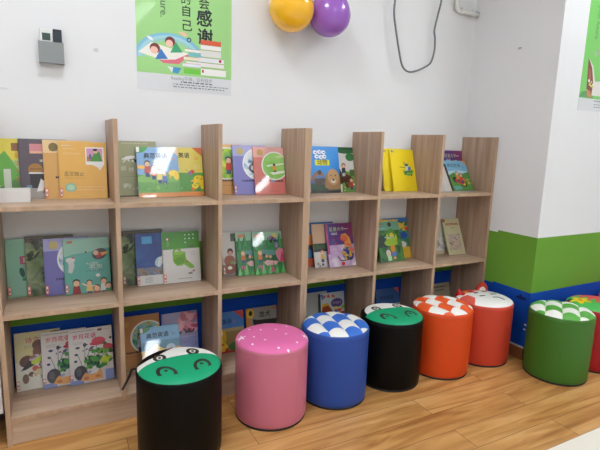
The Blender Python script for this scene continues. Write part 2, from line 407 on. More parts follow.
def eng_blue(A):
    A.r(0, .0, 1, .45, (104, 164, 78)); A.p([(0, .4), (.3, .5), (.7, .46), (1, .52), (1, .3), (0, .3)], (128, 186, 92)); A.r(0, 0, 1, .09, (214, 140, 74)); A.e(0, 1.0, .27, .15, (60, 150, 62)); A.r(0, .9, .07, 1, WHT)
    A.t('典范英语', .45, .82, .145, (34, 34, 42), .02); A.t('2a', .86, .78, .12, (222, 120, 70)); A.lines(.36, .72, .3, 1, (210, 200, 110), h=.014)
    for k in KID4: A.kid(*k)
    A.e(.09, .6, .09, .05, (232, 180, 80)); A.e(.86, .48, .12, .08, (244, 212, 60)); A.e(.93, .42, .07, .1, (240, 202, 50)); A.ln([(.82, .48), (.76, .38)], .03, (240, 202, 50)); A.p([(.78, 1), (1, 1), (1, .82)], (226, 200, 170)); A.blobs((.0, .12, 1, .3), 16, .03, [(90, 150, 70), (140, 190, 90)], 2)
def eng_yellow(A):
    A.r(0, .0, 1, .48, (92, 160, 74)); A.r(0, 0, 1, .09, (222, 140, 72)); A.p([(.74, 1), (1, 1), (1, .82)], (222, 122, 80)); A.t('典范英语', .38, .83, .145, (40, 36, 34), .02); A.t('2b', .84, .78, .11, (222, 150, 90)); A.e(.72, .5, .06, .05, (206, 70, 60)); A.e(.66, .47, .05, .06, (150, 110, 150)); A.ln([(.55, .55), (.62, .5)], .012, (80, 150, 70))
    A.e(.88, .34, .14, .11, (246, 214, 44)); A.e(.8, .26, .1, .16, (246, 214, 44), rot=-25); A.e(.96, .26, .07, .16, (240, 204, 40)); A.e(.72, .3, .05, .04, (238, 190, 60)); A.e(.71, .14, .05, .04, (226, 120, 60)); A.blobs((0, .12, 1, .4), 16, .03, [(72, 140, 66), (130, 186, 90)], 8); A.r(.75, .56, .93, .66, (228, 210, 120))
def b_orange(A):
    series(A, (236, 190, 130), (160, 120, 60)); round_pic(A, .55, .62, .42, paint('child_print', [(50, 130, 120), (150, 200, 60), (226, 230, 90)], 22)); A.kid(.6, .68, .2, K, (206, 54, 48)); A.lines(.3, .26, .65, 1, K, h=.04); A.lines(.3, .18, .5, 1, (150, 90, 40))
def b_violet(A):
    series(A, (172, 170, 218), (196, 180, 110)); round_pic(A, .74, .62, .42, paint('pond_print', [(44, 90, 120), (200, 220, 230), (232, 236, 240), (110, 160, 190)], 24)); A.e(.62, .54, .16, .14, (54, 60, 80)); A.e(.62, .54, .09, .08, (226, 220, 210)); A.lines(.24, .26, .7, 1, (44, 40, 90), h=.04); A.lines(.6, .06, .3, 1, (70, 66, 120))
def b_pink(A):
    series(A, (224, 168, 160), (186, 150, 80)); round_pic(A, .68, .6, .4, paint('field_print', [(120, 186, 80), (150, 206, 110), (176, 214, 130)], 12)); A.p([(.42, .62), (.98, .66), (.98, .63), (.42, .58)], (226, 236, 214)); A.p([(.5, .46), (1, .5), (1, .45), (.6, .41)], (232, 240, 222)); A.p([(.7, .8), (.95, .85), (.95, .78), (.8, .76)], (196, 224, 150)); A.e(.66, .62, .04, .05, K); A.r(.61, .5, .72, .6, (226, 150, 60)); A.r(.62, .47, .72, .5, (60, 60, 70))
    A.lines(.16, .26, .34, 1, K, h=.035); A.e(.6, .275, .045, .045, (110, 160, 200)); A.lines(.67, .26, .26, 1, K, h=.035); A.lines(.24, .34, .3, 1, (130, 60, 60)); A.lines(.5, .06, .24, 1, (120, 60, 56))
def b_animals(A):
    A.r(0, 0, 1, .32, paint('dark_green_print', [(24, 34, 30), (60, 96, 70), (40, 60, 50)], 26)); A.p([(0, .3), (.3, .4), (.6, .36), (1, .4), (1, .24), (0, .2)], (80, 120, 176)); A.r(.12, .16, .56, .31, (84, 72, 68)); A.blobs((.14, .18, .54, .3), 7, .05, [(100, 86, 80), (76, 64, 60)], 2)
    for (x, y) in ((.2, .87), (.34, .88), (.48, .87), (.24, .78), (.38, .77), (.5, .78)): A.e(x, y, .07, .06, WHT); A.r(x-.02, y-.015, x+.05, y+.01, (44, 142, 222))
    A.r(.17, .59, .66, .71, (232, 228, 40)); A.t('动物', .42, .65, .18, K, .012)
    A.p([(.0, .3), (.1, .42), (.24, .47), (.32, .5), (.46, .39), (.36, .36), (.2, .38), (.08, .24)], (140, 104, 80)); A.e(.3, .44, .07, .07, (60, 50, 50)); A.p([(.46, .12), (.5, .36), (.58, .46), (.76, .52), (.92, .44), (1, .3), (1, .08), (.6, .06)], (158, 118, 72)); A.e(.76, .34, .2, .24, (190, 150, 100)); A.e(.76, .25, .08, .06, (226, 214, 196)); A.e(.76, .275, .04, .03, K); A.e(.68, .37, .025, .02, K); A.e(.84, .37, .025, .02, K); A.r(0, 0, 1, .05, (60, 56, 50)); A.ln([(.62, .02), (1, .04)], .05, K)
def b_rider(A):
    A.r(.3, .9, 1, 1, (30, 86, 52)); A.e(.74, .9, .3, .06, (40, 106, 60)); A.e(.88, .78, .16, .12, (50, 128, 68)); A.r(.55, .0, 1, .46, (112, 160, 70)); A.r(.84, .36, 1, .5, (70, 110, 52)); A.p([(.2, .1), (.4, .12), (.48, .42), (.6, .45), (.9, .34), (.86, .12), (.7, .08), (.6, .3), (.44, .28), (.36, .02), (.24, .02)], (92, 56, 40)); A.e(.42, .42, .12, .16, (50, 34, 30)); A.kid(.63, .58, .16, K, (40, 52, 66), legs=(180, 190, 188)); A.e(.4, .7, .06, .06, (222, 160, 60)); A.kid(.88, .26, .15, (60, 40, 30), (200, 50, 44)); A.blobs((.5, .02, 1, .2), 9, .03, [(240, 236, 220), (80, 130, 60)], 4)
def b_yellow(A):
    A.lines(.36, .56, .3, 1, (90, 86, 40), h=.022); A.e(.7, .46, .22, .13, (108, 176, 70)); A.e(.7, .49, .17, .1, (244, 214, 40)); A.e(.66, .62, .07, .06, (40, 92, 84)); A.r(.6, .46, .76, .6, (206, 220, 212)); A.r(.7, .5, .82, .58, (70, 120, 190)); A.e(.66, .46, .09, .04, K); A.ln([(.54, .7), (.6, .6)], .035, (60, 120, 110)); A.blobs((.5, .38, .92, .5), 14, .04, [(60, 140, 70), (120, 180, 60), (50, 110, 90)], 6)
    A.e(.09, .95, .04, .03, (50, 130, 130)); A.lines(.06, .93, .14, 1, (70, 130, 130), h=.02); A.lines(.56, .34, .3, 2, (230, 150, 60), .03); A.lines(.5, .06, .2, 1, (180, 150, 40))
def b_edge(A): A.r(.9, 0, 1, 1, K); A.p([(.3, .0), (.6, 0), (.6, .3)], (200, 196, 190))
def b_star(A):
    A.r(0, 0, 1, .5, paint('star_low_print', [(232, 224, 232), (190, 150, 200), (240, 236, 240)], 10)); A.r(0, .3, .08, 1, (172, 60, 120)); A.t('星星大牛', .42, .86, .145, (206, 226, 170), .01); A.r(.68, .855, .84, .87, WHT); A.lines(.2, .77, .22, 2, WHT, .03, .014)
    A.p([(.5, .62), (.55, .74), (.72, .76), (.86, .66), (.92, .5), (.84, .36), (.6, .4), (.66, .54)], paint('rainbow_bird', [(210, 60, 60), (232, 120, 80), (236, 200, 90), (90, 160, 100)], 26)); A.p([(.6, .42), (.9, .46), (.96, .2), (.84, .12), (.6, .14), (.5, .3)], paint('rainbow_tail', [(30, 40, 90), (50, 80, 160), (230, 180, 90), (40, 36, 60)], 34))
    A.e(.9, .36, .09, .09, (232, 130, 110)); A.e(.52, .06, .07, .06, (206, 46, 50)); A.e(.33, .54, .03, .03, RED); A.e(.26, .62, .03, .03, (190, 60, 90)); A.ln([(.36, .24), (.42, .14), (.54, .13), (.9, .16)], .03, K); A.blobs((.62, .14, .95, .3), 9, .05, [(232, 190, 80), (50, 76, 150), (34, 34, 50)], 6)
def eng_bike(A):
    A.r(0, 0, 1, .55, (92, 156, 70)); A.e(.5, .56, .6, .12, (186, 216, 226)); A.p([(0, .48), (.3, .6), (.6, .54), (1, .62), (1, .4), (0, .4)], (74, 140, 66)); A.t('典范英语', .42, .83, .15, (40, 44, 60), .006); A.t('4', .82, .78, .11, (60, 70, 90)); A.p([(.8, 1), (1, 1), (1, .86)], (226, 160, 90))
    A.e(.62, .22, .14, .1, K, rot=-30); A.e(.62, .22, .09, .06, (240, 220, 60), rot=-30); A.e(.3, .36, .12, .1, K, rot=-30); A.p([(.26, .34), (.44, .46), (.72, .3), (.6, .2), (.4, .24)], (202, 62, 48)); A.kid(.44, .56, .16, (90, 56, 36), (222, 140, 50)); A.kid(.6, .5, .15, K, (206, 70, 50)); A.p([(.2, .02), (.5, .06), (.4, .16), (.14, .14)], (110, 180, 190)); A.blobs((.62, .2, .98, .4), 7, .04, [(226, 150, 60), (232, 190, 60)], 5)
def c_mint(A):
    A.r(.32, .56, .66, .7, (182, 84, 116)); A.r(.4, .58, .58, .68, (214, 196, 180)); A.e(.49, .66, .06, .04, (232, 196, 90)); A.e(.36, .42, .06, .14, (36, 92, 66), rot=10); A.e(.53, .21, .07, .16, (36, 100, 66), rot=-8); A.e(.53, .41, .04, .04, (226, 140, 70)); A.e(.4, .3, .05, .05, (70, 140, 90)); A.e(.55, .82, .03, .05, (226, 226, 220)); A.ln([(.66, .3), (.66, .56)], .02, (60, 90, 130))
def c_bamboo(A):
    A.r(0, .9, 1, 1, (60, 50, 40)); A.lines(.05, .96, .9, 2, (130, 110, 80), .04, .014); A.e(.62, .6, .2, .15, (206, 200, 192)); A.t('大', .42, .34, .24, K, .01); A.t('自', .66, .33, .24, K, .01); A.t('然', .88, .33, .2, K, .01); A.blobs((.02, .6, .4, .9), 9, .07, [(70, 80, 50), (40, 46, 34)], 4)
def c_teal(A):
    A.p([(0, .68), (.2, .72), (.5, .74), (.85, .8), (1, .8), (1, 1), (0, 1)], (150, 196, 176)); A.blobs((.12, .7, .84, .78), 10, .02, [WHT, K, (70, 140, 70)], 2); A.e(.78, .7, .17, .13, (60, 50, 56), rot=20); A.e(.7, .72, .06, .06, (226, 180, 150)); A.p([(.7, .62), (.86, .66), (.84, .74), (.74, .7)], (190, 50, 50)); A.p([(.8, .72), (.98, .74), (.96, .7), (.84, .66)], (226, 170, 90)); A.p([(.06, .64), (.2, .64), (.22, .5), (.16, .38), (.08, .4), (.1, .52)], (208, 206, 206)); A.e(.14, .62, .1, .06, (216, 212, 210)); A.e(.2, .66, .03, .02, (206, 70, 80))
    A.r(.08, .92, .2, .96, (190, 110, 80)); A.t('大山里的', .6, .53, .07, WHT); A.t('书声', .68, .45, .16, WHT, .006); A.lines(.46, .39, .4, 1, (40, 80, 76), h=.01); A.e(.72, .31, .05, .04, WHT)
    for k in [(.24, .19, .19, K, (150, 40, 44)), (.52, .18, .15, K, (226, 190, 110)), (.84, .19, .17, K, (220, 214, 210)), (.94, .1, .17, K, (70, 140, 90)), (.68, .07, .18, K, (206, 60, 60))]: A.kid(*k)
    A.ln([(.36, .18), (.5, .12), (.68, .12)], .03, (230, 190, 140))
def c_sea(A):
    A.r(0, .18, 1, 1, paint('sea_print', [(26, 46, 110), (40, 76, 150), (60, 110, 170)], 10)); A.r(.16, .8, .42, .94, (74, 160, 214)); A.e(.58, .44, .1, .14, (170, 196, 206), rot=-30); A.e(.62, .44, .06, .16, (206, 216, 216), rot=-20); A.r(.0, .19, .95, .34, paint('reef_print', [(70, 70, 90), (150, 130, 110), (90, 110, 150), (180, 176, 170)], 30)); A.r(0, 0, 1, .19, (216, 214, 212)); A.lines(.2, .14, .2, 4, (120, 130, 140), .03, .01)
def c_can(A):
    A.r(0, .66, 1, 1, (84, 156, 62)); A.e(.14, .86, .05, .05, (150, 60, 60)); A.e(.14, .86, .03, .03, WHT); A.lines(.13, .8, .05, 3, (200, 220, 190), .035, .01)
    for i in range(3):
        for j in range(3 if i < 2 else 1): A.e(.62+.11*j, .93-.075*i, .02, .02, WHT)
    A.r(.68, .69, .86, .72, (110, 100, 76)); A.e(.38, .585, .12, .13, (112, 170, 46)); A.e(.38, .585, .075, .085, (222, 218, 214)); A.p([(.26, .55), (.6, .60), (.62, .40), (.5, .33), (.36, .33), (.28, .42)], (126, 184, 50)); A.e(.44, .46, .18, .17, (126, 184, 50)); A.e(.44, .43, .14, .09, (106, 166, 44)); A.e(.43, .58, .16, .05, (150, 200, 80)); A.p([(.54, .36), (.60, .46), (.80, .33), (.84, .27), (.72, .26)], (126, 184, 50)); A.e(.64, .4, .03, .02, RED); A.blobs((.68, .15, .82, .22), 8, .03, [(80, 140, 66), (190, 80, 90), (110, 120, 110)], 4); A.lines(.76, .58, .1, 3, (190, 180, 180), .03, .012); A.lines(.16, .42, .04, 3, (200, 196, 192), .04, .01); A.lines(.36, .07, .4, 1, (90, 84, 84), h=.01)
def c_dog(A):
    A.r(0, 0, 1, .26, (128, 120, 116)); A.r(.28, .78, .66, .96, (60, 84, 60)); A.t('的', .45, .87, .1, WHT); A.e(.22, .34, .17, .17, (150, 84, 56)); A.e(.22, .16, .18, .16, (140, 72, 48)); A.e(.22, .18, .07, .05, WHT); A.e(.25, .55, .09, .1, (60, 44, 40)); A.e(.25, .52, .06, .06, (216, 140, 120)); A.e(.3, .3, .06, .05, (110, 160, 70)); A.e(.52, .5, .07, .1, (50, 56, 80)); A.r(.47, .14, .57, .42, (190, 150, 80)); A.r(.47, .36, .58, .46, (70, 80, 100)); A.lines(.0, .92, .08, 1, (190, 120, 110), h=.02)
def c_wings(A):
    A.r(0, .8, 1, 1, (158, 196, 168)); 
    for u, v, s in ((.1, .8, .2), (.28, .86, .16), (.5, .78, .14), (.9, .86, .16)): A.p([(u-.14, v-.25), (u+.1, v-.22), (u+.02, v+s*.7)], (30, 104, 60)); A.p([(u-.03, v-.2), (u+.1, v-.25), (u+.02, v+s*.6)], (60, 158, 80))
    A.r(.08, .88, .28, .95, (206, 130, 80)); A.blobs((.55, .66, .8, .86), 9, .07, [(60, 50, 90), (150, 120, 170), K], 3); A.e(.75, .9, .07, .07, (226, 200, 100))
    A.p([(.2, .7), (.62, .64), (.72, .5), (.66, .38), (.24, .46)], (90, 150, 140)); A.p([(.2, .7), (.6, .66), (.66, .56), (.24, .58)], (46, 134, 74)); A.e(.52, .36, .3, .1, (30, 96, 58)); A.kid(.2, .5, .15, (226, 190, 80), (206, 112, 50)); A.e(.42, .42, .05, .05, (222, 170, 130)); A.e(.54, .4, .05, .05, (222, 170, 130)); A.e(.34, .45, .05, .05, K)
    A.p([(.72, .5), (.86, .6), (1, .56), (1, .3), (.84, .26), (.76, .38)], (216, 130, 150)); A.p([(.84, .26), (.94, .5), (1, .4), (1, .26)], (206, 60, 110)); A.p([(.3, .28), (.42, .33), (.8, .28), (.72, .2), (.4, .2)], (226, 178, 178)); A.p([(.1, .22), (.3, .22), (.24, .06), (.18, .06)], (206, 96, 140))
    for i in range(9): u = .06+.11*i; A.p([(u-.07, 0), (u+.07, 0), (u+.02, .2+.05*(i % 3))], (40, 140, 70) if i % 2 else (112, 196, 110))
    A.p([(.5, .06), (.6, .2), (.66, .04)], (214, 90, 130))
def c_orange(A):
    A.r(0, .5, .3, .74, (222, 130, 60)); A.r(0, .2, .3, .5, (40, 46, 60)); A.r(0, .04, .3, .2, (206, 96, 60)); A.r(0, .9, 1, 1, (40, 110, 180)); A.r(0, .74, .3, .9, (80, 140, 190)); A.e(.1, .3, .1, .14, (50, 120, 170))
def c_beige(A):
    A.r(0, .4, 1, .55, paint('hedge_print', [(36, 60, 40), (60, 92, 50), (44, 40, 40)], 40)); A.r(0, 0, 1, .38, (208, 204, 202)); A.e(.6, .5, .2, .12, (40, 80, 46)); A.r(0, .36, 1, .42, (46, 48, 60)); A.kid(.3, .34, .16, (150, 60, 50), (216, 170, 80)); A.e(.54, .16, .08, .2, (206, 66, 50)); A.ln([(.48, .3), (.5, .38), (.66, .38)], .03, K); A.blobs((.1, .02, .9, .1), 8, .05, [(60, 60, 66), (150, 140, 140)], 3); A.e(.52, .88, .03, .04, (190, 90, 70)); A.lines(.36, .76, .3, 1, (200, 120, 80))
def c_meadow(A):
    A.r(0, 0, 1, .74, paint('meadow_dense', [(30, 66, 44), (50, 110, 64), (80, 140, 60), (44, 96, 60)], 22)); A.r(0, .34, .5, .62, paint('thicket', [(40, 56, 60), (30, 60, 44), (70, 90, 80)], 40)); A.e(.6, .56, .24, .2, (176, 196, 40)); A.e(.62, .66, .16, .18, (90, 150, 56)); A.e(.62, .62, .09, .09, (222, 196, 60)); A.e(.55, .44, .28, .12, (150, 190, 50)); A.ln([(.3, .58), (.5, .56), (.7, .57)], .04, (150, 190, 200))
    A.e(.58, .3, .1, .14, (226, 150, 50)); A.r(.5, .12, .7, .22, (90, 120, 190)); A.e(.36, .2, .1, .12, (214, 196, 180)); A.r(.3, .02, .46, .14, (190, 220, 180)); A.e(.6, .08, .06, .05, (226, 170, 120)); A.lines(.06, .88, .28, 1, (190, 80, 70), h=.02); A.e(.6, .88, .08, .08, (60, 50, 70)); A.lines(.08, .78, .3, 1, (170, 220, 220), h=.02); A.r(0, .95, 1, 1, paint('confetti', [(200, 70, 70), (226, 200, 70), (60, 130, 190)], 70))
def c_duck(A):
    A.r(0, .9, 1, 1, (60, 120, 190)); A.blobs((.3, .68, .95, .88), 20, .09, [(226, 190, 70), (206, 140, 70), (60, 140, 80)], 5); A.e(.55, .8, .3, .1, (232, 196, 80)); A.e(.74, .56, .2, .12, (36, 80, 170)); A.e(.54, .55, .07, .09, (30, 40, 60)); A.e(.94, .72, .08, .05, (200, 50, 44)); A.e(.66, .34, .2, .12, (224, 214, 222)); A.e(.52, .44, .06, .14, (226, 220, 226)); A.r(.36, .0, 1, .28, (226, 186, 60)); A.lines(.5, .2, .3, 2, (150, 110, 40), .05, .01)
def c_cream(A):
    A.e(.08, .94, .08, .08, (176, 66, 50)); A.lines(.22, .93, .2, 1, (140, 130, 100)); A.r(.14, .81, .9, .865, (168, 84, 60)); A.lines(.16, .825, .72, 1, (220, 200, 150), h=.02); A.lines(.4, .73, .24, 1, (110, 96, 70), h=.014); A.lines(.4, .68, .3, 1, (160, 150, 110)); A.r(.12, .12, .86, .56, paint('etching', [(150, 124, 110), (206, 190, 170), (190, 170, 160), (120, 96, 90)], 46)); A.lines(.3, .06, .44, 1, (120, 110, 90))
def c_ink(A): A.r(0, .1, 1, .5, paint('ink_wash', [(40, 44, 60), (200, 196, 190), (222, 216, 210), (90, 90, 100)], 22)); A.r(0, .0, 1, .1, (200, 180, 150))
def bug(A):
    A.p([(0, 0), (1, 0), (1, .46), (.6, .52), (.3, .44), (0, .5)], (216, 212, 200))
    A.e(.5, .76, .13, .13, (120, 84, 64)); A.t('诗文鸟', .46, .85, .16, (206, 84, 96), .005); A.lines(.2, .76, .3, 2, (90, 86, 70), .03); A.e(.24, .5, .16, .14, (96, 58, 50), rot=20); A.e(.48, .66, .1, .16, (130, 90, 70), rot=-15); A.p([(.1, .34), (.3, .52), (.52, .56), (.4, .42), (.22, .36)], K); A.e(.46, .5, .14, .08, (190, 206, 50), rot=30); A.e(.4, .55, .12, .05, (196, 176, 206), rot=30); A.e(.42, .36, .07, .07, (190, 70, 56)); A.e(.66, .3, .16, .26, (110, 76, 60)); A.blobs((.3, .12, .95, .6), 26, .05, [(70, 46, 38), (150, 110, 80), (96, 110, 50), (60, 50, 50), (190, 170, 130)], 12); A.e(.6, .26, .2, .08, (206, 190, 150), rot=-30); A.e(.2, .2, .07, .12, (110, 76, 66)); A.e(.72, .4, .06, .06, (70, 130, 90)); A.blobs((.5, .06, .85, .2), 10, .05, [(150, 150, 150), (190, 186, 180), (90, 90, 90)], 3); A.e(.92, .94, .2, .05, (56, 70, 50))
def poppy(A):
    A.lines(.04, .95, .55, 1, (140, 120, 120), h=.014); A.e(.72, .945, .06, .03, (130, 80, 60)); A.lines(.8, .94, .18, 1, (80, 80, 80)); A.t('岁月花语', .36, .85, .135, (206, 56, 90), .012); A.lines(.1, .76, .2, 2, (100, 90, 90), .03)
    for a, b in (((.34, .3), (.36, .68)), ((.3, .28), (.18, .56)), ((.36, .4), (.48, .62)), ((.5, .3), (.66, .72)), ((.6, .3), (.9, .62)), ((.62, .4), (.86, .7))): A.ln([a, b], .012, (50, 90, 70))
    A.e(.36, .7, .04, .05, (50, 60, 90)); A.e(.2, .66, .05, .03, (60, 70, 100)); A.e(.5, .62, .04, .03, (70, 70, 110)); A.e(.16, .54, .04, .03, (56, 60, 90)); A.e(.14, .42, .04, .03, (50, 60, 90)); A.e(.68, .74, .16, .1, (206, 48, 76)); A.e(.66, .7, .19, .05, (190, 40, 70)); A.e(.9, .61, .13, .08, (202, 46, 72), rot=-15); A.e(.96, .77, .03, .03, K); A.e(.82, .68, .05, .04, (60, 96, 70))
    A.blobs((.36, .26, .95, .58), 60, .06, [(40, 110, 66), (74, 146, 60), (34, 84, 60), (110, 166, 60), (50, 120, 90), (24, 60, 44)], 7); A.blobs((.3, .56, .62, .72), 10, .025, [(50, 60, 90), (40, 90, 60), (90, 60, 100)], 8); A.blobs((.05, .12, .5, .3), 12, .04, [(150, 160, 196), (90, 100, 130), (60, 80, 70)], 11); A.blobs((.74, .3, .96, .42), 8, .06, [(190, 206, 60), (160, 190, 60)], 9); A.e(.24, .2, .15, .18, (56, 52, 60)); A.e(.2, .22, .06, .1, (90, 84, 90)); A.r(0, 0, .3, .08, (128, 140, 190)); A.r(.8, 0, 1, .2, (140, 150, 200)); A.p([(.22, .06), (.3, .16), (.36, .2), (.42, .15), (.6, .16), (.68, .24), (.72, .16), (.74, .05), (.5, .03)], (222, 156, 84)); A.e(.36, .09, .06, .04, (190, 112, 60)); A.e(.62, .1, .06, .03, (190, 112, 60))
def d_tan(A):
    A.e(.14, .86, .07, .08, (206, 160, 96)); round_pic(A, .68, .58, .42, paint('garden_print', [(40, 96, 50), (220, 200, 60), (130, 190, 200), (60, 130, 60)], 26)); A.kid(.5, .6, .22, K, WHT); A.lines(.1, .3, .6, 1, K, h=.035); A.lines(.1, .24, .4, 1, (120, 80, 50))
def eng_beach(A):
    A.r(0, .5, 1, .68, (60, 130, 160)); A.r(0, 0, 1, .5, (224, 178, 100)); A.e(0, 1, .26, .15, (60, 140, 70)); A.r(0, .9, .07, 1, WHT); A.t('典范英语', .43, .8, .145, (30, 34, 48), .02); A.t('2c', .84, .8, .12, (70, 100, 130))
    A.e(.36, .48, .2, .09, (226, 200, 110)); A.e(.36, .53, .11, .09, (236, 212, 120)); A.e(.36, .4, .13, .1, (186, 120, 84)); A.e(.3, .28, .16, .12, (196, 60, 50)); A.e(.74, .5, .12, .1, (196, 220, 232)); A.e(.74, .43, .1, .08, (206, 150, 110)); A.e(.74, .3, .14, .12, (70, 110, 190)); A.blobs((0, .05, 1, .3), 8, .05, [(216, 160, 90), (236, 196, 120)], 3)
def d_blossom(A):
    A.blobs((.45, .62, .98, .95), 34, .1, [(222, 150, 170), (232, 176, 186), (206, 110, 140), (190, 90, 120)], 4); A.blobs((.5, .56, .9, .62), 8, .05, [(90, 60, 70)], 2); A.lines(.08, .86, .3, 1, (120, 120, 170)); A.r(0, .0, 1, .5, paint('lake_print', [(120, 130, 190), (150, 156, 206), (186, 180, 214)], 8, sx=.6, sy=3)); A.lines(.1, .3, .5, 2, (216, 214, 232), .1)
def eng_dog(A):
    A.r(0, .0, 1, .52, (150, 122, 76)); A.r(0, .52, 1, .6, (170, 150, 110)); A.p([(.7, 1), (1, 1), (1, .78)], (206, 70, 50)); A.t('典范英语', .34, .76, .15, (30, 40, 70), .006); A.t('1b', .72, .74, .11, (206, 70, 60)); A.lines(.1, .66, .4, 1, (200, 210, 220))
    A.e(.26, .42, .15, .2, (232, 196, 50)); A.e(.13, .40, .06, .17, (206, 166, 36)); A.e(.39, .40, .06, .17, (206, 166, 36)); A.e(.26, .37, .06, .045, K); A.e(.21, .49, .035, .045, WHT); A.e(.31, .49, .035, .045, WHT); A.e(.22, .49, .015, .02, K); A.e(.3, .49, .015, .02, K); A.e(.28, .14, .2, .16, (226, 190, 50)); A.r(.14, .2, .38, .235, (190, 50, 40)); A.e(.7, .14, .2, .12, (70, 120, 60)); A.e(.44, .08, .05, .05, (190, 50, 40)); A.r(0, 0, 1, .05, (180, 60, 44))
def d_ship(A):
    A.r(0, 0, .13, 1, (196, 130, 56)); A.e(.13, .86, .12, .14, (222, 184, 50)); A.e(.14, .87, .06, .08, (40, 40, 40)); A.p([(.24, .5), (.2, .72), (.36, .68), (1, .66), (.95, .44), (.4, .36)], (50, 48, 50)); A.t('忠犬', .60, .80, .19, (44, 44, 44), .02); A.p([(.7, .9), (1, .92), (1, .97)], (196, 110, 60)); A.lines(.3, .3, .5, 3, (90, 80, 70), .06, .02)
def d_grey(A): A.r(.0, .0, 1, .04, (120, 120, 120)); A.ln([(.2, .1), (.2, .5)], .1, (90, 130, 140)); A.lines(.1, .9, .6, 1, (150, 150, 150)); A.e(.9, .92, .1, .05, (222, 130, 60))
def d_horse(A):
    A.r(0, .0, 1, .62, (186, 196, 190)); A.e(.7, .74, .24, .16, (92, 70, 130)); A.t('小马过河', .7, .74, .09, (206, 200, 226)); A.p([(.08, .1), (.06, .5), (.14, .68), (.3, .74), (.46, .62), (.56, .50), (1, .52), (1, .1)], (150, 66, 36)); A.p([(.06, .6), (.12, .74), (.34, .77), (.5, .62), (.34, .7), (.16, .68)], (226, 170, 60)); A.p([(.2, .1), (.22, .44), (.34, .52), (.34, .1)], (112, 46, 28)); A.e(.66, .54, .07, .09, (70, 110, 180)); A.e(.66, .62, .09, .05, (232, 200, 80)); A.e(.8, .56, .1, .05, (206, 70, 50))
    A.blobs((.1, .88, .6, .96), 7, .06, [(216, 90, 60), (70, 120, 190)], 3); A.e(.96, .62, .1, .07, (150, 180, 60)); A.r(.34, .2, .42, .5, (120, 170, 80)); A.ln([(0, 0), (0, 1)], .12, (50, 44, 46))
def eng_night(A):
    A.p([(.78, 1), (1, 1), (1, .84)], (206, 90, 60)); A.t('典范英语', .45, .74, .15, (24, 30, 50), .006); A.r(0, .3, 1, .56, (150, 160, 170)); A.blobs((0, .3, 1, .5), 14, .06, [(200, 190, 170), (90, 110, 150)], 3); A.r(0, 0, 1, .3, (70, 110, 70))
def d_grid(A):
    A.lines(.1, .86, .7, 1, (66, 62, 58), h=.05); A.lines(.16, .76, .5, 1, (76, 72, 66), h=.04); A.lines(.1, .62, .5, 2, (130, 124, 110), .06, .01); A.r(.1, .1, .9, .5, (190, 178, 150))
# (row, x0, width, top height, bottom y, top y, thickness, how far the right end comes forward)
G3 = 'books on the shelves of the oak bookcases'
P_bamboo = paint('bamboo_print', [(54, 66, 44), (104, 118, 78), (146, 158, 118), (180, 186, 150)], 16)
P_wing = paint('leafy_print', [(24, 84, 52), (46, 128, 72), (90, 166, 96)], 14)
P_star = paint('dusk_print', [(150, 40, 70), (110, 50, 120), (60, 56, 140), (70, 70, 150)], 7)
P_orangepaint = paint('orange_story_print', [(60, 90, 130), (206, 120, 60), (226, 160, 80)], 12)
book((1, .019, .15, .228, -.016, -.0105, .0062, 0), b_green, 'pale green book with yellow tree top behind the white tray, first on top shelf', (206, 224, 160))
book((1, .088, .165, .229, -.030, -.020, .0062, 0), b_purple, 'dark purple-grey book with pink window picture on top shelf of left bookcase', (98, 88, 98))
book((1, .169, .165, .227, -.052, -.029, .0062, 0), b_tan, 'tan book with round picture half hidden behind the golden yellow book', (218, 168, 96), sticker=1)
book((1, .220, .172, .222, -.063, -.038, .0062, .012), b_gold, 'golden yellow book with framed painting of a green-robed figure, top shelf', (230, 178, 88), sticker=1)
book((1, .445, .153, .232, -.024, -.0105, .0062, 0), b_olive, 'olive green book with dark branch and white brush title, top shelf', (168, 168, 130))
book((1, .625, .170, .209, -.068, -.020, .0055, 0), eng_yellow, 'yellow English reader with yellow dog, right of the blue reader on the top shelf', (226, 206, 92))
book((1, .513, .172, .207, -.088, -.030, .0055, .0), eng_blue, 'blue English reader with children on a grassy hill, glossy, top shelf', (122, 164, 208))
book((1, .825, .165, .228, -.036, -.0105, .0062, 0), b_orange, 'orange book with child in red in round picture, half hidden by upright, top shelf', (216, 160, 92))
book((1, .940, .165, .226, -.062, -.020, .0062, 0), b_violet, 'violet book with round pond picture on top shelf beside the salmon pink book', (132, 130, 196), sticker=1)
book((1, 1.038, .158, .221, -.080, -.029, .0062, 0), b_pink, 'salmon pink book with round green field picture on the top shelf', (212, 120, 110))
book((1, 1.438, .175, .230, -.058, -.0105, .0062, 0), b_rider, 'white book with horse rider and green trees behind the blue animal book', (222, 220, 216))
book((1, 1.343, .172, .231, -.072, -.020, .0062, 0), b_animals, 'bright blue animal book with lion face and yellow title patch', (44, 142, 222))
y1 = book((1, 1.80, .165, .229, -.068, -.0105, .0062, 0), b_yellow, 'plain bright yellow book, rear of the two yellow copies, mostly hidden', (244, 216, 22), 'yellow copies on the top shelf')
book((1, 1.848, .165, .225, -.089, -.021, .0062, 0), None, 'plain bright yellow book with small child drawing, front of the two copies', None, 'yellow copies on the top shelf', src=y1)
book((1, 2.243, .165, .229, -.050, -.0105, .0062, 0), b_star, 'purple book with pale green title behind the motorbike reader, top shelf', P_star)
book((1, 2.232, .176, .168, -.135, -.038, .0055, .0), eng_bike, 'sky blue English reader with children on a motorbike, leaning on purple book', (124, 184, 218))
book((1, 2.068, .165, .150, -.150, -.060, .0055, 0), b_edge, 'white book with black edge standing in front beside the motorbike reader', (214, 208, 200))
book((2, .020, .145, .229, -.032, -.0105, .0062, 0), c_mint, 'mint green book with small pink stamp and leaf drawings, middle shelf far left', (146, 194, 168), sticker=1)
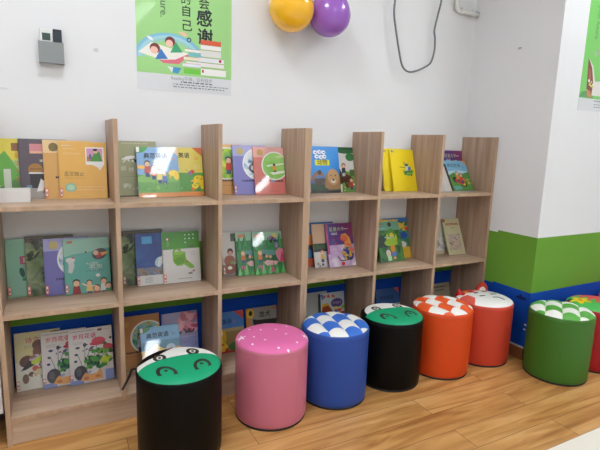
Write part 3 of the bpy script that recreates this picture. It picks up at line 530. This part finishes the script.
bamboo = book((2, .087, .172, .238, -.045, -.020, .0062, 0), c_bamboo, 'mossy green ink-painted book between the mint and the violet book', P_bamboo, 'moss green copies on the middle shelf', sticker=1)
book((2, .150, .165, .226, -.064, -.029, .0062, 0), b_violet, 'violet book with yellow emblem and round picture left of the teal book', (116, 110, 180), sticker=1)
book((2, .220, .172, .221, -.080, -.038, .0062, 0), c_teal, 'teal book with a row of cartoon children along its foot, middle shelf', (88, 166, 152), sticker=1)
book((2, .445, .165, .243, -.036, -.0105, .0062, 0), None, 'mossy green ink-painted book behind the dark blue sea book', None, 'moss green copies on the middle shelf', src=bamboo)
book((2, .500, .165, .223, -.064, -.0235, .0062, 0), c_sea, 'dark blue sea book with white lower band on the middle shelf', (40, 66, 130), sticker=1)
book((2, .611, .166, .224, -.073, -.030, .0062, 0), c_can, 'white book with green top band and green watering can drawing', (222, 218, 214), sticker=1)
book((2, .890, .160, .205, -.054, -.0105, .0062, 0), c_dog, 'off-white book with brown dog drawing behind the two leafy green books', (206, 202, 196), sticker=1)
wing = book((2, .957, .158, .200, -.074, -.020, .0062, 0), c_wings, 'leafy green storybook, left and rear of the two matching copies', P_wing, 'leafy green copies on the middle shelf')
book((2, 1.039, .154, .194, -.092, -.030, .0062, 0), None, 'leafy green storybook, right and front of the two matching copies', None, 'leafy green copies on the middle shelf', src=wing)
book((2, 1.345, .165, .227, -.050, -.0105, .0062, 0), c_orange, 'blue and orange book, leftmost sliver behind the beige book on middle shelf', P_orangepaint)
book((2, 1.374, .165, .219, -.080, -.020, .0062, 0), c_beige, 'beige picture book with dark hedge scene left of the purple rainbow book', (206, 170, 140))
book((2, 1.449, .166, .218, -.100, -.029, .0062, 0), b_star, 'purple book with rainbow coloured bird on the middle shelf', P_star)
book((2, 1.850, .165, .225, -.074, -.0105, .0062, 0), c_duck, 'bright picture book with white duck and yellow foot, behind the meadow book', paint('busy_print', [(30, 90, 60), (60, 140, 90), (70, 130, 180)], 18))
book((2, 1.773, .165, .220, -.112, -.021, .0062, 0), c_meadow, 'green meadow picture book with two small figures at its foot, middle shelf', (110, 170, 140))
book((2, 2.190, .150, .200, -.070, -.0105, .0062, 0), c_ink, 'ink wash book, only a sliver left of the cream book on middle shelf', (196, 190, 180))
book((2, 2.278, .132, .205, -.112, -.020, .0062, .004), c_cream, 'cream book with red title and brown etching, right end of middle shelf', (206, 200, 160))
book((3, .027, .165, .231, -.052, -.0105, .0062, 0), bug, 'yellow-green book with brown insects and birds, bottom shelf far left', paint('straw_print', [(206, 200, 110), (214, 206, 150), (222, 214, 200)], 5), sticker=1)
pop = book((3, .120, .170, .223, -.068, -.022, .0065, 0), poppy, 'white book with red poppies and sleeping cat, left of the two copies', (214, 208, 206), 'poppy book copies on the bottom shelf', sticker=1, spine=(70, 110, 140))
book((3, .220, .168, .218, -.086, -.033, .0065, 0), None, 'white book with red poppies and sleeping cat, right of the two copies', None, 'poppy book copies on the bottom shelf', src=pop)
book((3, .432, .165, .239, -.040, -.0105, .0062, 0), d_tan, 'light brown book with round garden picture behind the beach reader', (196, 142, 92))
book((3, .607, .166, .228, -.040, -.0105, .0062, 0), d_blossom, 'lilac book with pink cherry blossom, bottom shelf right of the beach reader', (156, 152, 190))
book((3, .508, .172, .180, -.120, -.026, .0055, 0), eng_beach, 'blue English reader with straw hats on a beach, bottom shelf', (96, 162, 206))
book((3, .836, .170, .195, -.050, -.0105, .0055, 0), eng_dog, 'blue and brown English reader with yellow dog behind the pink stool', (74, 124, 184))
book((3, 1.022, .168, .197, -.040, -.0105, .0055, 0), d_ship, 'grey book with black ship and orange spine behind the pink stool', (150, 146, 136), spine=(196, 130, 56))
book((3, 1.326, .165, .235, -.032, -.0105, .0062, 0), d_grey, 'pale grey book left of the horse book behind the blue stool', (176, 176, 168))
book((3, 1.436, .160, .225, -.054, -.020, .0065, 0), d_horse, 'horse picture book with purple title cloud behind the blue stool', (196, 204, 206), spine=(60, 50, 50))
book((3, 1.820, .168, .199, -.060, -.0105, .0055, 0), eng_night, 'deep blue English reader on bottom shelf behind the rear black stool', (44, 84, 140))
book((3, 2.252, .146, .184, -.060, -.0105, .0062, 0), d_grid, 'beige-grey book with dark two-line title behind the orange stool', (168, 156, 132))
# white tray
t = thing('tray', 'low white cardboard tray at the left end of the top shelf', 'tray', (.0, 0, Z1))
WC = mat('white_card', (236, 234, 232), .6)
bm = B((.0195, -.132, .0005), (.121, -.1305, .050)); box(bm, (.0195, -.072, .0005), (.121, -.0705, .048)); box(bm, (.0195, -.1305, .0005), (.021, -.072, .048)); box(bm, (.1195, -.1305, .0005), (.121, -.072, .048))
mesh_obj('wall_panel', bm, WC, t); mesh_obj('bottom_panel', B((.021, -.1305, .0005), (.1195, -.072, .002)), WC, t); mesh_obj('card_insert', B((.0225, -.129, .002), (.118, -.074, .0475)), WC, t)

# ---------------------------------------------------------------- stools
R = .151
def disc_grid(N):
    pts = []
    for i in range(N+1):
        for j in range(N+1):
            a, b = 2*i/N-1, 2*j/N-1
            if a == 0 and b == 0: pts.append((0, 0)); continue
            if abs(a) > abs(b): r = abs(a); ph = math.pi/4*(b/a) + (0 if a > 0 else math.pi)
            else: r = abs(b); ph = math.pi/2-math.pi/4*(a/b) + (0 if b > 0 else math.pi)
            pts.append((r*math.cos(ph), r*math.sin(ph)))
    return pts
NG = 150
GRID = disc_grid(NG)
def leather(name, rgb): return mat('leather_'+name, rgb, .42, spec=.32, bump=.12, bscale=220)
def stool(x, y, label, body, design, cols, axis=0, pillow=0, extras=None, tall=1):
    """design(x,y) in stool coordinates -> colour index; cols: list of materials"""
    t = thing('stool', label, 'stool', (x, y, 0), group='round leatherette stools')
    mesh_obj('base', lathe([(0, 0), (.147, 0), (.1485, .003), (.1485, .009), (0, .009)]), mat('base_black', (24, 22, 24), .6), t, True)
    prof = [(.1475, .0092), (.1495, .014), (.1505, .04), (R, .12), (R, .22), (.1508, .29), (.151, .312), (.1505, .3175)]
    mesh_obj('body', lathe([(0, .0092)]+prof+[(0, .3175)], 96), body, t, True)
    mesh_obj('seam', tube([(.1512*math.cos(-1.25), .1512*math.sin(-1.25), z) for z in (.012, .04, .12, .22, .30)], .0007, 6), body, t, True)
    ca, sa = math.cos(axis), math.sin(axis)
    vs = []
    for px, py in GRID:
        r = math.hypot(px, py); rr = r*R*1.006
        zz = .318+.0305*(max(0, 1-r**4.5))**.5
        if pillow:
            X, Y = px*R, py*R; u = X*ca+Y*sa; c = .0755
            zz += pillow*(abs(math.sin(math.pi*u/c))**.6)*min(1, max(0, (1-r)*2.6)) - pillow*.5*min(1, max(0, (1-r)*2.6))
        vs.append((px*R*1.006, py*R*1.006, zz))
    n = NG+1; fs = []; mi = []
    for i in range(NG):
        for j in range(NG):
            a = i*n+j; f = (a, a+n, a+n+1, a+1); fs.append(f)
            cx = sum(vs[k][0] for k in f)/4; cy = sum(vs[k][1] for k in f)/4
            mi.append(design(cx*ca+cy*sa, -cx*sa+cy*ca))
    me = bpy.data.meshes.new('cushion'); me.from_pydata(vs, [], fs); me.update()
    if me.polygons[NG*NG//2].normal.z < 0: me.flip_normals()
    for m in cols: me.materials.append(m)
    me.polygons.foreach_set('material_index', mi); me.polygons.foreach_set('use_smooth', [True]*len(fs))
    o = bpy.data.objects.new('cushion', me); link(o, t)
    if extras: extras(t)
    t.scale = (1, 1, tall)
    return t
def ell(x, y, cx, cy, rx, ry, a=0):
    c, s = math.cos(a), math.sin(a); dx, dy = x-cx, y-cy
    return math.hypot((dx*c+dy*s)/rx, (-dx*s+dy*c)/ry)
def seg(x, y, ax, ay, bx, by):
    dx, dy = bx-ax, by-ay; t = max(0, min(1, ((x-ax)*dx+(y-ay)*dy)/(dx*dx+dy*dy))); return math.hypot(x-ax-t*dx, y-ay-t*dy)
def inpoly(x, y, P):
    r = False
    for i in range(len(P)):
        (a, b), (c, d) = P[i-1], P[i]
        if (b > y) != (d > y) and x < (c-a)*(y-b)/(d-b)+a: r = not r
    return r
BLK = mat('leather_black', (9, 7, 6), .45, spec=.14, bump=.12, bscale=220); WL = leather('white', (236, 234, 228)); GRN = leather('jade', (22, 160, 112)); BRN = leather('dark_brown', (52, 42, 38))
def cow(patch):
    def f(x, y):
        r = math.hypot(x, y)
        for sx in (-1, 1):                                     # nostrils: arches with a dot
            cx, cy = sx*.063, -.070; d = ell(x, y, cx, cy, .030, .047, -sx*.3)
            yy = (y-cy)*math.cos(sx*.3)+(x-cx)*math.sin(sx*.3)*-1
            if .66 < d < 1.04 and yy > -.016: return 3
            if ell(x, y, cx, cy+.012, .0065, .008) < 1: return 3
        if r > .1455: return 0
        if y < .036-1.6*x*x: return 1
        for sx, ex, ey in ((-1, -.060, .048), (1, .064, .054)):
            d = ell(x, y, ex, ey, .022, .030)
            if .50 < d < 1.05 or d < .28: return 3
        if r > .1455: return 0
        if not patch and x < .02 and r > .132: return 0
        if patch and inpoly(x, y, [(-.16, .040), (-.118, .046), (-.085, .060), (-.060, .074), (-.028, .096), (.01, .125), (.0, .17), (-.16, .17)]): return 0
        return 2
    return f
def strap(t):
    mesh_obj('strap', tube(smooth_path([(-.147, .02, .334), (-.160, .03, .330), (-.168, .036, .306), (-.181, .045, .274), (-.192, .05, .250)]), .0045, 8, flat=(1, .35)), DK, t, True)
stool(.569, -.516, 'black stool with green and white cow face top, nearest, left of the pink stool', BLK, cow(True), [BLK, GRN, WL, BRN], axis=.03, extras=strap)
PB = leather('rose_pink', (206, 118, 138)); PT = leather('candy_pink', (226, 112, 168)); PW = leather('pink_white', (244, 232, 238))
def stars(x, y):
    if math.hypot(x, y) > .1495: return 0
    for cx, cy, s in ((-.128, .022, .019), (.122, -.062, .014), (.02, .12, .010)):
        d = math.hypot(x-cx, y-cy); a = math.atan2(y-cy, x-cx)
        if d < s*(.62+.38*math.cos(5*a)): return 2
    for cx, cy in ((-.083, -.005), (-.110, -.056), (-.053, -.050), (-.029, -.125), (.004, -.145), (.05, -.03), (.09, .05), (-.03, .05), (.06, -.11), (-.07, .08), (.03, .03)):
        if math.hypot(x-cx, y-cy) < .0048: return 2
    return 1
stool(.972, -.436, 'pink stool with white star dots on its top, between the black and the blue stool', PB, stars, [PB, PT, PW], tall=1.015)
def check(par, c=.0755, edge=.1455):
    def f(x, y):
        if math.hypot(x, y) > edge: return 0
        y -= -.020+.011*abs(math.sin(math.pi*x/c))-.004
        return 2 if (math.floor(x/c)+math.floor(y/c)+par) % 2 == 0 else 1
    return f
BB = leather('blue', (44, 78, 158)); BT = leather('sky_blue', (58, 112, 204))
stool(1.295, -.418, 'blue stool with blue and white checked top', BB, check(1), [BB, BT, WL], axis=-.16, pillow=.012, tall=1.012)
stool(1.625, -.4045, 'black stool with green and white cow face top, between blue and orange stools', BLK, cow(False), [BLK, GRN, WL, BRN], axis=-.1)
OB = leather('orange', (216, 74, 24)); OT = leather('light_orange', (230, 92, 40))
stool(1.938, -.422, 'orange stool with orange and white checked top', OB, check(1), [OB, OT, WL], axis=.177, pillow=.012, tall=1.02)
RB = leather('brick_red', (198, 66, 44)); RK = leather('dark_ink', (30, 30, 32)); RR = leather('bow_red', (206, 30, 36)); RY = leather('bow_yellow', (230, 190, 60)); RS = leather('coral', (216, 92, 78))
def face(x, y):
    if math.hypot(x, y) > .1465: return 0
    y += .020
    for a, b, c, d in ((-.017, .070, .005, .074), (.048, .074, .074, .074), (-.030, .022, .0, .020), (.056, .024, .086, .018)):
        if seg(x, y, a, b, c, d) < .006: return 2
    if min(seg(x, y, .025, -.02, .05, -.03), seg(x, y, .05, -.03, .052, -.065)) < .006: return 2
    if ell(x, y, -.050, .100, .013, .015) < 1: return 4
    if inpoly(x, y, [(-.105, .12), (-.10, .072), (-.05, .094), (.005, .074), (.004, .122), (-.05, .108)]): return 3
    if x < -.078 and .011+.9*(x+.079) < y < .066: return 5
    if y < .112-.25*max(0, x) and (x < .09 or y < .106-1.35*(x-.09)): return 1
    return 5
def ears(t):
    def ear(cx, cy, w, h, col, inner, ang, nm):
        bm = bmesh.new(); n = 18; out = []
        for yy in (-.008, .008):
            out.append([bm.verts.new((w*math.cos(math.pi*k/n), yy, h*math.sin(math.pi*k/n))) for k in range(n+1)])
        bm.faces.new(out[0][::-1]); bm.faces.new(out[1])
        for k in range(n): bm.faces.new((out[0][k], out[0][k+1], out[1][k+1], out[1][k]))
        bm.faces.new((out[0][0], out[1][0], out[1][n], out[0][n]))
        bmesh.ops.recalc_face_normals(bm, faces=bm.faces); bmesh.ops.bevel(bm, geom=bm.edges[:], offset=.003, segments=2, affect='EDGES')
        o = mesh_obj('ear', bm, col, t); o.location = (cx, cy, .325); o.rotation_euler = (0, 0, ang)
        if inner:
            bm = bmesh.new(); p = [bm.verts.new((w*.60*math.cos(math.pi*k/n), -.0085, .003+h*.52*math.sin(math.pi*k/n))) for k in range(n+1)]; q = [bm.verts.new((v.co.x, -.0075, v.co.z)) for v in p]
            bm.faces.new(p); bm.faces.new(q[::-1])
            for k in range(n+1): bm.faces.new((p[k], q[k], q[(k+1) % (n+1)], p[(k+1) % (n+1)]))
            bmesh.ops.recalc_face_normals(bm, faces=bm.faces); i = mesh_obj('ear_lining', bm, WL, o); i['label'] = 'white ear lining'
    ear(.097, .103, .036, .060, RB, True, -.35, 'ear')
    bm = bmesh.new(); bmesh.ops.create_cone(bm, cap_ends=True, segments=16, radius1=.018, radius2=.002, depth=.045)
    o = mesh_obj('bow_tip', bm, RR, t, True); o.location = (-.096, .092, .350); o.rotation_euler = (0, .15, 0); o['label'] = 'bright red pointed bow tip'
stool(2.250, -.414, 'brick red stool with white smiling animal face and round ear, beside the pillar', RB, face, [RB, WL, RK, RR, RY, RS], extras=ears)
GB = leather('green', (62, 112, 36)); GT = leather('leaf_green', (86, 164, 66))
stool(2.456, -.7245, 'green stool with green and white checked top', GB, check(1), [GB, GT, WL], axis=math.atan2(-.823, .568)+0, pillow=.012, tall=1.025)
DR = leather('crimson', (176, 26, 34)); FG = leather('flower_green', (74, 176, 82)); FR = leather('flower_red', (206, 66, 66)); FY = leather('flower_yellow', (238, 200, 30)); FP = leather('coral_red', (214, 78, 84)); FD = leather('deep_green', (28, 70, 30))
def flower(x, y):
    r = math.hypot(x, y)
    if r > .147: return 0
    for cx, cy, s, c in ((-.072, .052, .054, 3), (.02, .112, .040, 2)):
        d = math.hypot(x-cx, y-cy); a = math.atan2(y-cy, x-cx)
        if d < s*.2: return 2 if c == 3 else 3
        if d < s*(.76+.24*math.cos(5*a)): return c
    # leafy zigzag edge: tips point to +u
    u = x*.94+y*.34; v = -x*.34+y*.94
    k = (v/.042) % 1; z = .075*(1-abs(2*k-1))
    if u > -.075+z+.055*(v+.15)/.15*.6: return 4
    if ell(x, y, -.115, .092, .032, .02) < 1: return 5
    return 1
stool(2.763, -.7265, 'crimson stool with green leafy top and yellow flower, behind the green stool', DR, flower, [DR, FG, FR, FY, FP, FD])
MB_ = leather('magenta', (222, 60, 120))
stool(3.069, -.728, 'magenta and white stool cut off at the right picture edge', leather('blush', (232, 190, 200)), lambda x, y: 1 if y > -.02+.4*x else 2, [MB_, MB_, WL])

# ---------------------------------------------------------------- wall things
# posters
PG = mat('poster_green', (158, 210, 132), .35, coat=.15); PW_ = mat('poster_white', (217, 217, 220), .35, coat=.15)
def poster_base(A, h_white):
    A.r(0, 0, 1, h_white, PW_)
def q(nm, x, z): return ((x-.531)/.41, (z-1.337)/.66)
t = thing('poster', 'green reading poster with large black characters and stacked books above the left bookcase', 'poster', (.531, -.0004, 1.337))
A = Art(.41, .66, .0008)
def Q(x, z): return ((x-.531)/.41, (z-1.337)/.66)
A.r(0, 0, 1, .105, PW_)
DT = (34, 44, 48)
for ch, x, z, s in (('学', .816, 1.775, .11), ('会', .816, 1.710, .12), ('感', .817, 1.649, .175), ('谢', .820, 1.572, .175), ('更', .737, 1.81, .11), ('好', .737, 1.763, .11), ('的', .737, 1.716, .11), ('自', .738, 1.669, .115), ('己', .740, 1.611, .12)):
    u, v = Q(x, z); A.t(ch, u, v, s, DT, .026 if s > .15 else .012)
u, v = Q(.643, 1.690); A.t('future.', u, v, .105, (80, 120, 84), .004, rot=-90)
for r0, col in ((.36, (126, 190, 214)), (.325, (160, 208, 222)), (.29, (150, 204, 190)), (.25, PG)):
    u, v = Q(.668, 1.468); A.e(u, v, r0, r0*.72, col, 40, 0, 180)
u, v = Q(.54, 1.40); A.r(.03, .106, .9, .2, PG)
u, v = Q(.749, 1.556); A.e(u, v, .024, .024, DT); A.e(u, v, .014, .014, (126, 190, 214))
A.p([Q(.537, 1.485), Q(.59, 1.53), Q(.66, 1.515), Q(.75, 1.50), Q(.69, 1.46), Q(.62, 1.465)], (240, 236, 226))
A.p([Q(.62, 1.462), Q(.69, 1.47), Q(.76, 1.505), Q(.705, 1.452), Q(.64, 1.45)], (222, 104, 126))
for x, z, hair, sh in ((.605, 1.502, (120, 44, 40), (50, 120, 190)), (.668, 1.535, (110, 40, 36), (46, 160, 110))):
    u, v = Q(x, z); A.p([(u+.0, v-.06), (u+.13, v-.05), (u+.06, v+.01)], sh); A.e(u, v+.008, .052, .05, hair); A.e(u-.008, v-.004, .038, .036, (240, 190, 170))
A.p([Q(.572, 1.553), Q(.592, 1.55), Q(.6, 1.535), Q(.582, 1.54)], WHT); A.p([Q(.7, 1.585), Q(.73, 1.565), Q(.745, 1.575), Q(.73, 1.585)], (232, 190, 160)); A.p([Q(.655, 1.44), Q(.715, 1.437), Q(.70, 1.412), Q(.675, 1.415)], (60, 150, 200)); A.p([Q(.655, 1.44), Q(.68, 1.437), Q(.675, 1.415)], (236, 240, 236))
for x0, x1, z0, z1, c in ((.80, .892, 1.545, 1.565, (222, 84, 52)), (.80, .892, 1.525, 1.545, WHT), (.80, .892, 1.495, 1.523, (228, 226, 220)), (.73, .80, 1.508, 1.52, WHT), (.745, .80, 1.49, 1.506, (110, 190, 190)), (.79, .905, 1.472, 1.492, (232, 234, 236)), (.725, .80, 1.474, 1.488, (240, 226, 206)), (.735, .905, 1.452, 1.47, (236, 232, 228)), (.72, .80, 1.446, 1.460, (230, 232, 240)), (.725, .80, 1.416, 1.44, (108, 200, 60)), (.80, .915, 1.416, 1.446, WHT)):
    a, b = Q(x0, z0), Q(x1, z1); A.r(a[0], b[1]-.002, b[0], b[1], (180, 130, 80)); A.r(a[0], a[1], b[0], b[1]-.003, c)
a = Q(.888, 1.482); A.e(a[0], a[1], .016, .016, RED); a = Q(.805, 1.432); A.r(a[0], a[1]-.008, a[0]+.02, a[1]+.01, RED)
A.t('Reading不倦，日积跬步', .56, .083, .044, (140, 144, 150)); A.lines(.44, .060, .34, 1, (90, 94, 100), h=.007); A.lines(.36, .044, .6, 1, (130, 134, 140), h=.006); A.lines(.36, .028, .56, 1, (130, 134, 140), h=.006)
mi = A.mi(PG); box(A.bm, (0, 0, 0), (.41, .66, .0007), mi)
o = mesh_obj('sheet', A.bm, A.mats, t); o.rotation_euler = (math.pi/2, 0, 0)
t = thing('poster', 'green poster with brown book drawing on the pillar at right picture edge', 'poster', (2.632, YC-.0004, 1.350))
A = Art(.41, .66, .0008)
PG2 = mat('poster_green_deep', (124, 200, 104), .35, coat=.15)
def Q2(x, z): return ((x-2.632)/.41, (z-1.350)/.66)
A.r(0, 0, 1, .095, PW_)
A.p([(0, .1), (.3, .1), (.2, .16), (.03, .14)], (84, 150, 84)); A.p([Q2(2.671, 1.614), Q2(2.71, 1.57), Q2(2.735, 1.50), Q2(2.735, 1.43), Q2(2.705, 1.43), Q2(2.685, 1.46)], (130, 62, 50)); A.p([Q2(2.69, 1.57), Q2(2.703, 1.55), Q2(2.712, 1.51), Q2(2.695, 1.50)], (160, 100, 70)); A.p([Q2(2.685, 1.46), Q2(2.72, 1.45), Q2(2.74, 1.42), Q2(2.70, 1.42)], (196, 140, 90))
A.p([Q2(2.671, 1.616), Q2(2.72, 1.575), Q2(2.75, 1.5), Q2(2.90, 1.52), Q2(2.90, 1.43), Q2(2.735, 1.43), Q2(2.735, 1.50), Q2(2.712, 1.565)], (226, 220, 214)); A.blobs((.16, .16, .26, .24), 6, .022, [(206, 210, 110), (240, 236, 214)], 3); A.blobs((.2, .42, .34, .5), 5, .02, [(190, 170, 180)], 4)
A.t('your future.', .2, .66, .085, (80, 130, 80), rot=-90)
for i, ch in enumerate('学会感谢'): A.t(ch, .68, .86-.12*i, .17, DT, .012)
A.lines(.32, .074, .5, 1, (140, 144, 150), h=.012); A.lines(.32, .05, .5, 2, (120, 124, 130), .02, .006)
mi = A.mi(PG2); box(A.bm, (0, 0, 0), (.41, .66, .0007), mi)
o = mesh_obj('sheet', A.bm, A.mats, t); o.rotation_euler = (math.pi/2, 0, 0)

# remote holder with remotes
GY = mat('holder_grey', (138, 142, 142), .5)
t = thing('remote_holder', 'grey plastic remote control holder on the white wall at upper left', 'remote holder', (.2180, 0, 1.4035))
hw = .0425
bm = B((-hw, -.036, 0), (hw, -.034, .076)); box(bm, (-hw, -.003, 0), (hw, -.0005, .080)); box(bm, (-hw, -.034, 0), (-hw+.002, -.003, .078)); box(bm, (hw-.002, -.034, 0), (hw, -.003, .078)); box(bm, (-hw+.002, -.034, 0), (hw-.002, -.003, .002))
mesh_obj('pocket', bm, GY, t)
r1 = tag(mesh_obj('remote_control', B((.182, -.030, 1.4065), (.2245, -.014, 1.526), .003), mat('remote_white', (226, 226, 222), .4)), 'white remote control with dark screen standing in the grey holder', 'remote control')
mesh_obj('screen', B((.1895, -.0306, 1.484), (.2175, -.0301, 1.510)), mat('lcd', (70, 88, 84), .2), r1)
r2 = tag(mesh_obj('remote_control', B((.2265, -.024, 1.4065), (.2565, -.006, 1.529), .003), mat('remote_black', (30, 38, 48), .35)), 'black remote control in the grey holder, right of the white one', 'remote control')
mesh_obj('button_pad', B((.2290, -.0246, 1.43), (.2540, -.0241, 1.520)), mat('pad_dark', (46, 54, 64), .5), r2)

# balloons
def balloon(x, z, rr, col, label, y):
    t = thing('balloon', label, 'balloon', (x, y, z), group='balloons on the wall')
    prof = [(0, -rr)]
    for k in range(1, 30):
        a = -math.pi/2+math.pi*k/30; s = 1 if a < 0 else 1-.10*math.sin(a)
        prof.append((rr*math.cos(a)*s, rr*math.sin(a)*(1.0 if a < 0 else 1.18)))
    prof += [(.006, rr*1.2), (.004, rr*1.24), (.011, rr*1.29), (0, rr*1.285)]
    m = mat('latex_'+label.split()[0], col, .22, spec=.6, coat=.4); m.node_tree.nodes['Principled BSDF'].inputs['Subsurface Weight'].default_value = .15
    m.node_tree.nodes['Principled BSDF'].inputs['Subsurface Radius'].default_value = (.02, .02, .02)
    mesh_obj('skin', lathe(prof, 48), m, t, True)
    mesh_obj('ribbon', tube([(0, 0, rr*1.28), (.0, .5*abs(y), rr*1.42), (0, abs(y)-.0012, rr*1.5)], .0012, 6), WC, t, True)
balloon(1.185, 1.727, .101, (255, 190, 10), 'yellow balloon, left of the two hanging on the wall', -.107)
balloon(1.386, 1.728, .0975, (158, 96, 196), 'purple balloon, right of the two hanging on the wall', -.105)
# cable
CG = mat('cable_grey', (112, 112, 114), .45)
pts = [(1.82, -.006, 2.5), (1.822, -.03, 2.2), (1.822, -.033, 2.0), (1.815, -.035, 1.878), (1.815, -.035, 1.81), (1.833, -.035, 1.734), (1.861, -.035, 1.637), (1.890, -.035, 1.560), (1.932, -.035, 1.534), (1.987, -.035, 1.542), (2.049, -.035, 1.569), (2.090, -.035, 1.600), (2.108, -.035, 1.665), (2.105, -.035, 1.728), (2.097, -.035, 1.769), (2.114, -.035, 1.849), (2.131, -.035, 1.928), (2.14, -.03, 2.05), (2.14, -.03, 2.25), (2.13, -.006, 2.5)]
tag(mesh_obj('cable', tube(smooth_path(pts), .0052, 10), CG, None, True), 'thin grey cable hanging in a loop down the white wall', 'cable')
# conduit
t = thing('conduit_pipe', 'white pipe coming down the wall and turning into the corner', 'pipe', (2.265, -.018, 1.9))
PWH = mat('pipe_white', (222, 220, 216), .4)
mesh_obj('pipe_run', tube(smooth_path([(0, 0, .898), (0, 0, .5), (0, 0, .12), (0, 0, .03), (.006, 0, .008), (.03, 0, 0), (.09, 0, 0), (.170, 0, 0)]), .0125, 16), PWH, t, True)
for x, in ((.035,), (.12,)):
    mesh_obj('clip', B((x-.006, -.015, -.016), (x+.006, .0175, .016), .002), PWH, t)

# ---------------------------------------------------------------- world, camera
w = bpy.data.worlds.new('room_air'); w.use_nodes = True; w.node_tree.nodes['Background'].inputs[0].default_value = (.8, .82, .85, 1); w.node_tree.nodes['Background'].inputs[1].default_value = .1
SC.world = w
cam = bpy.data.cameras.new('camera'); co = bpy.data.objects.new('camera', cam); C.objects.link(co)
cam.sensor_width = 36; cam.lens = 472.695*36/600; cam.clip_start = .05
yaw, pit, rol = (-.4889, -.1711, .0316)
fw = Vector((-math.sin(yaw)*math.cos(pit), math.cos(yaw)*math.cos(pit), math.sin(pit))); rt = Vector((math.cos(yaw), math.sin(yaw), 0)); up = rt.cross(fw)
r2_ = math.cos(rol)*rt+math.sin(rol)*up; u2_ = -math.sin(rol)*rt+math.cos(rol)*up
M = Matrix.Identity(4)
for i in range(3): M[i][0], M[i][1], M[i][2], M[i][3] = r2_[i], u2_[i], -fw[i], (.1887, -2.1248, 1.1336)[i]
co.matrix_world = M
SC.camera = co
SC.view_settings.view_transform = 'Standard'; SC.view_settings.look = 'None'; SC.view_settings.gamma = 1; SC.view_settings.use_curve_mapping = False
SC.view_settings.exposure = .15
SC.cycles.use_denoising = True
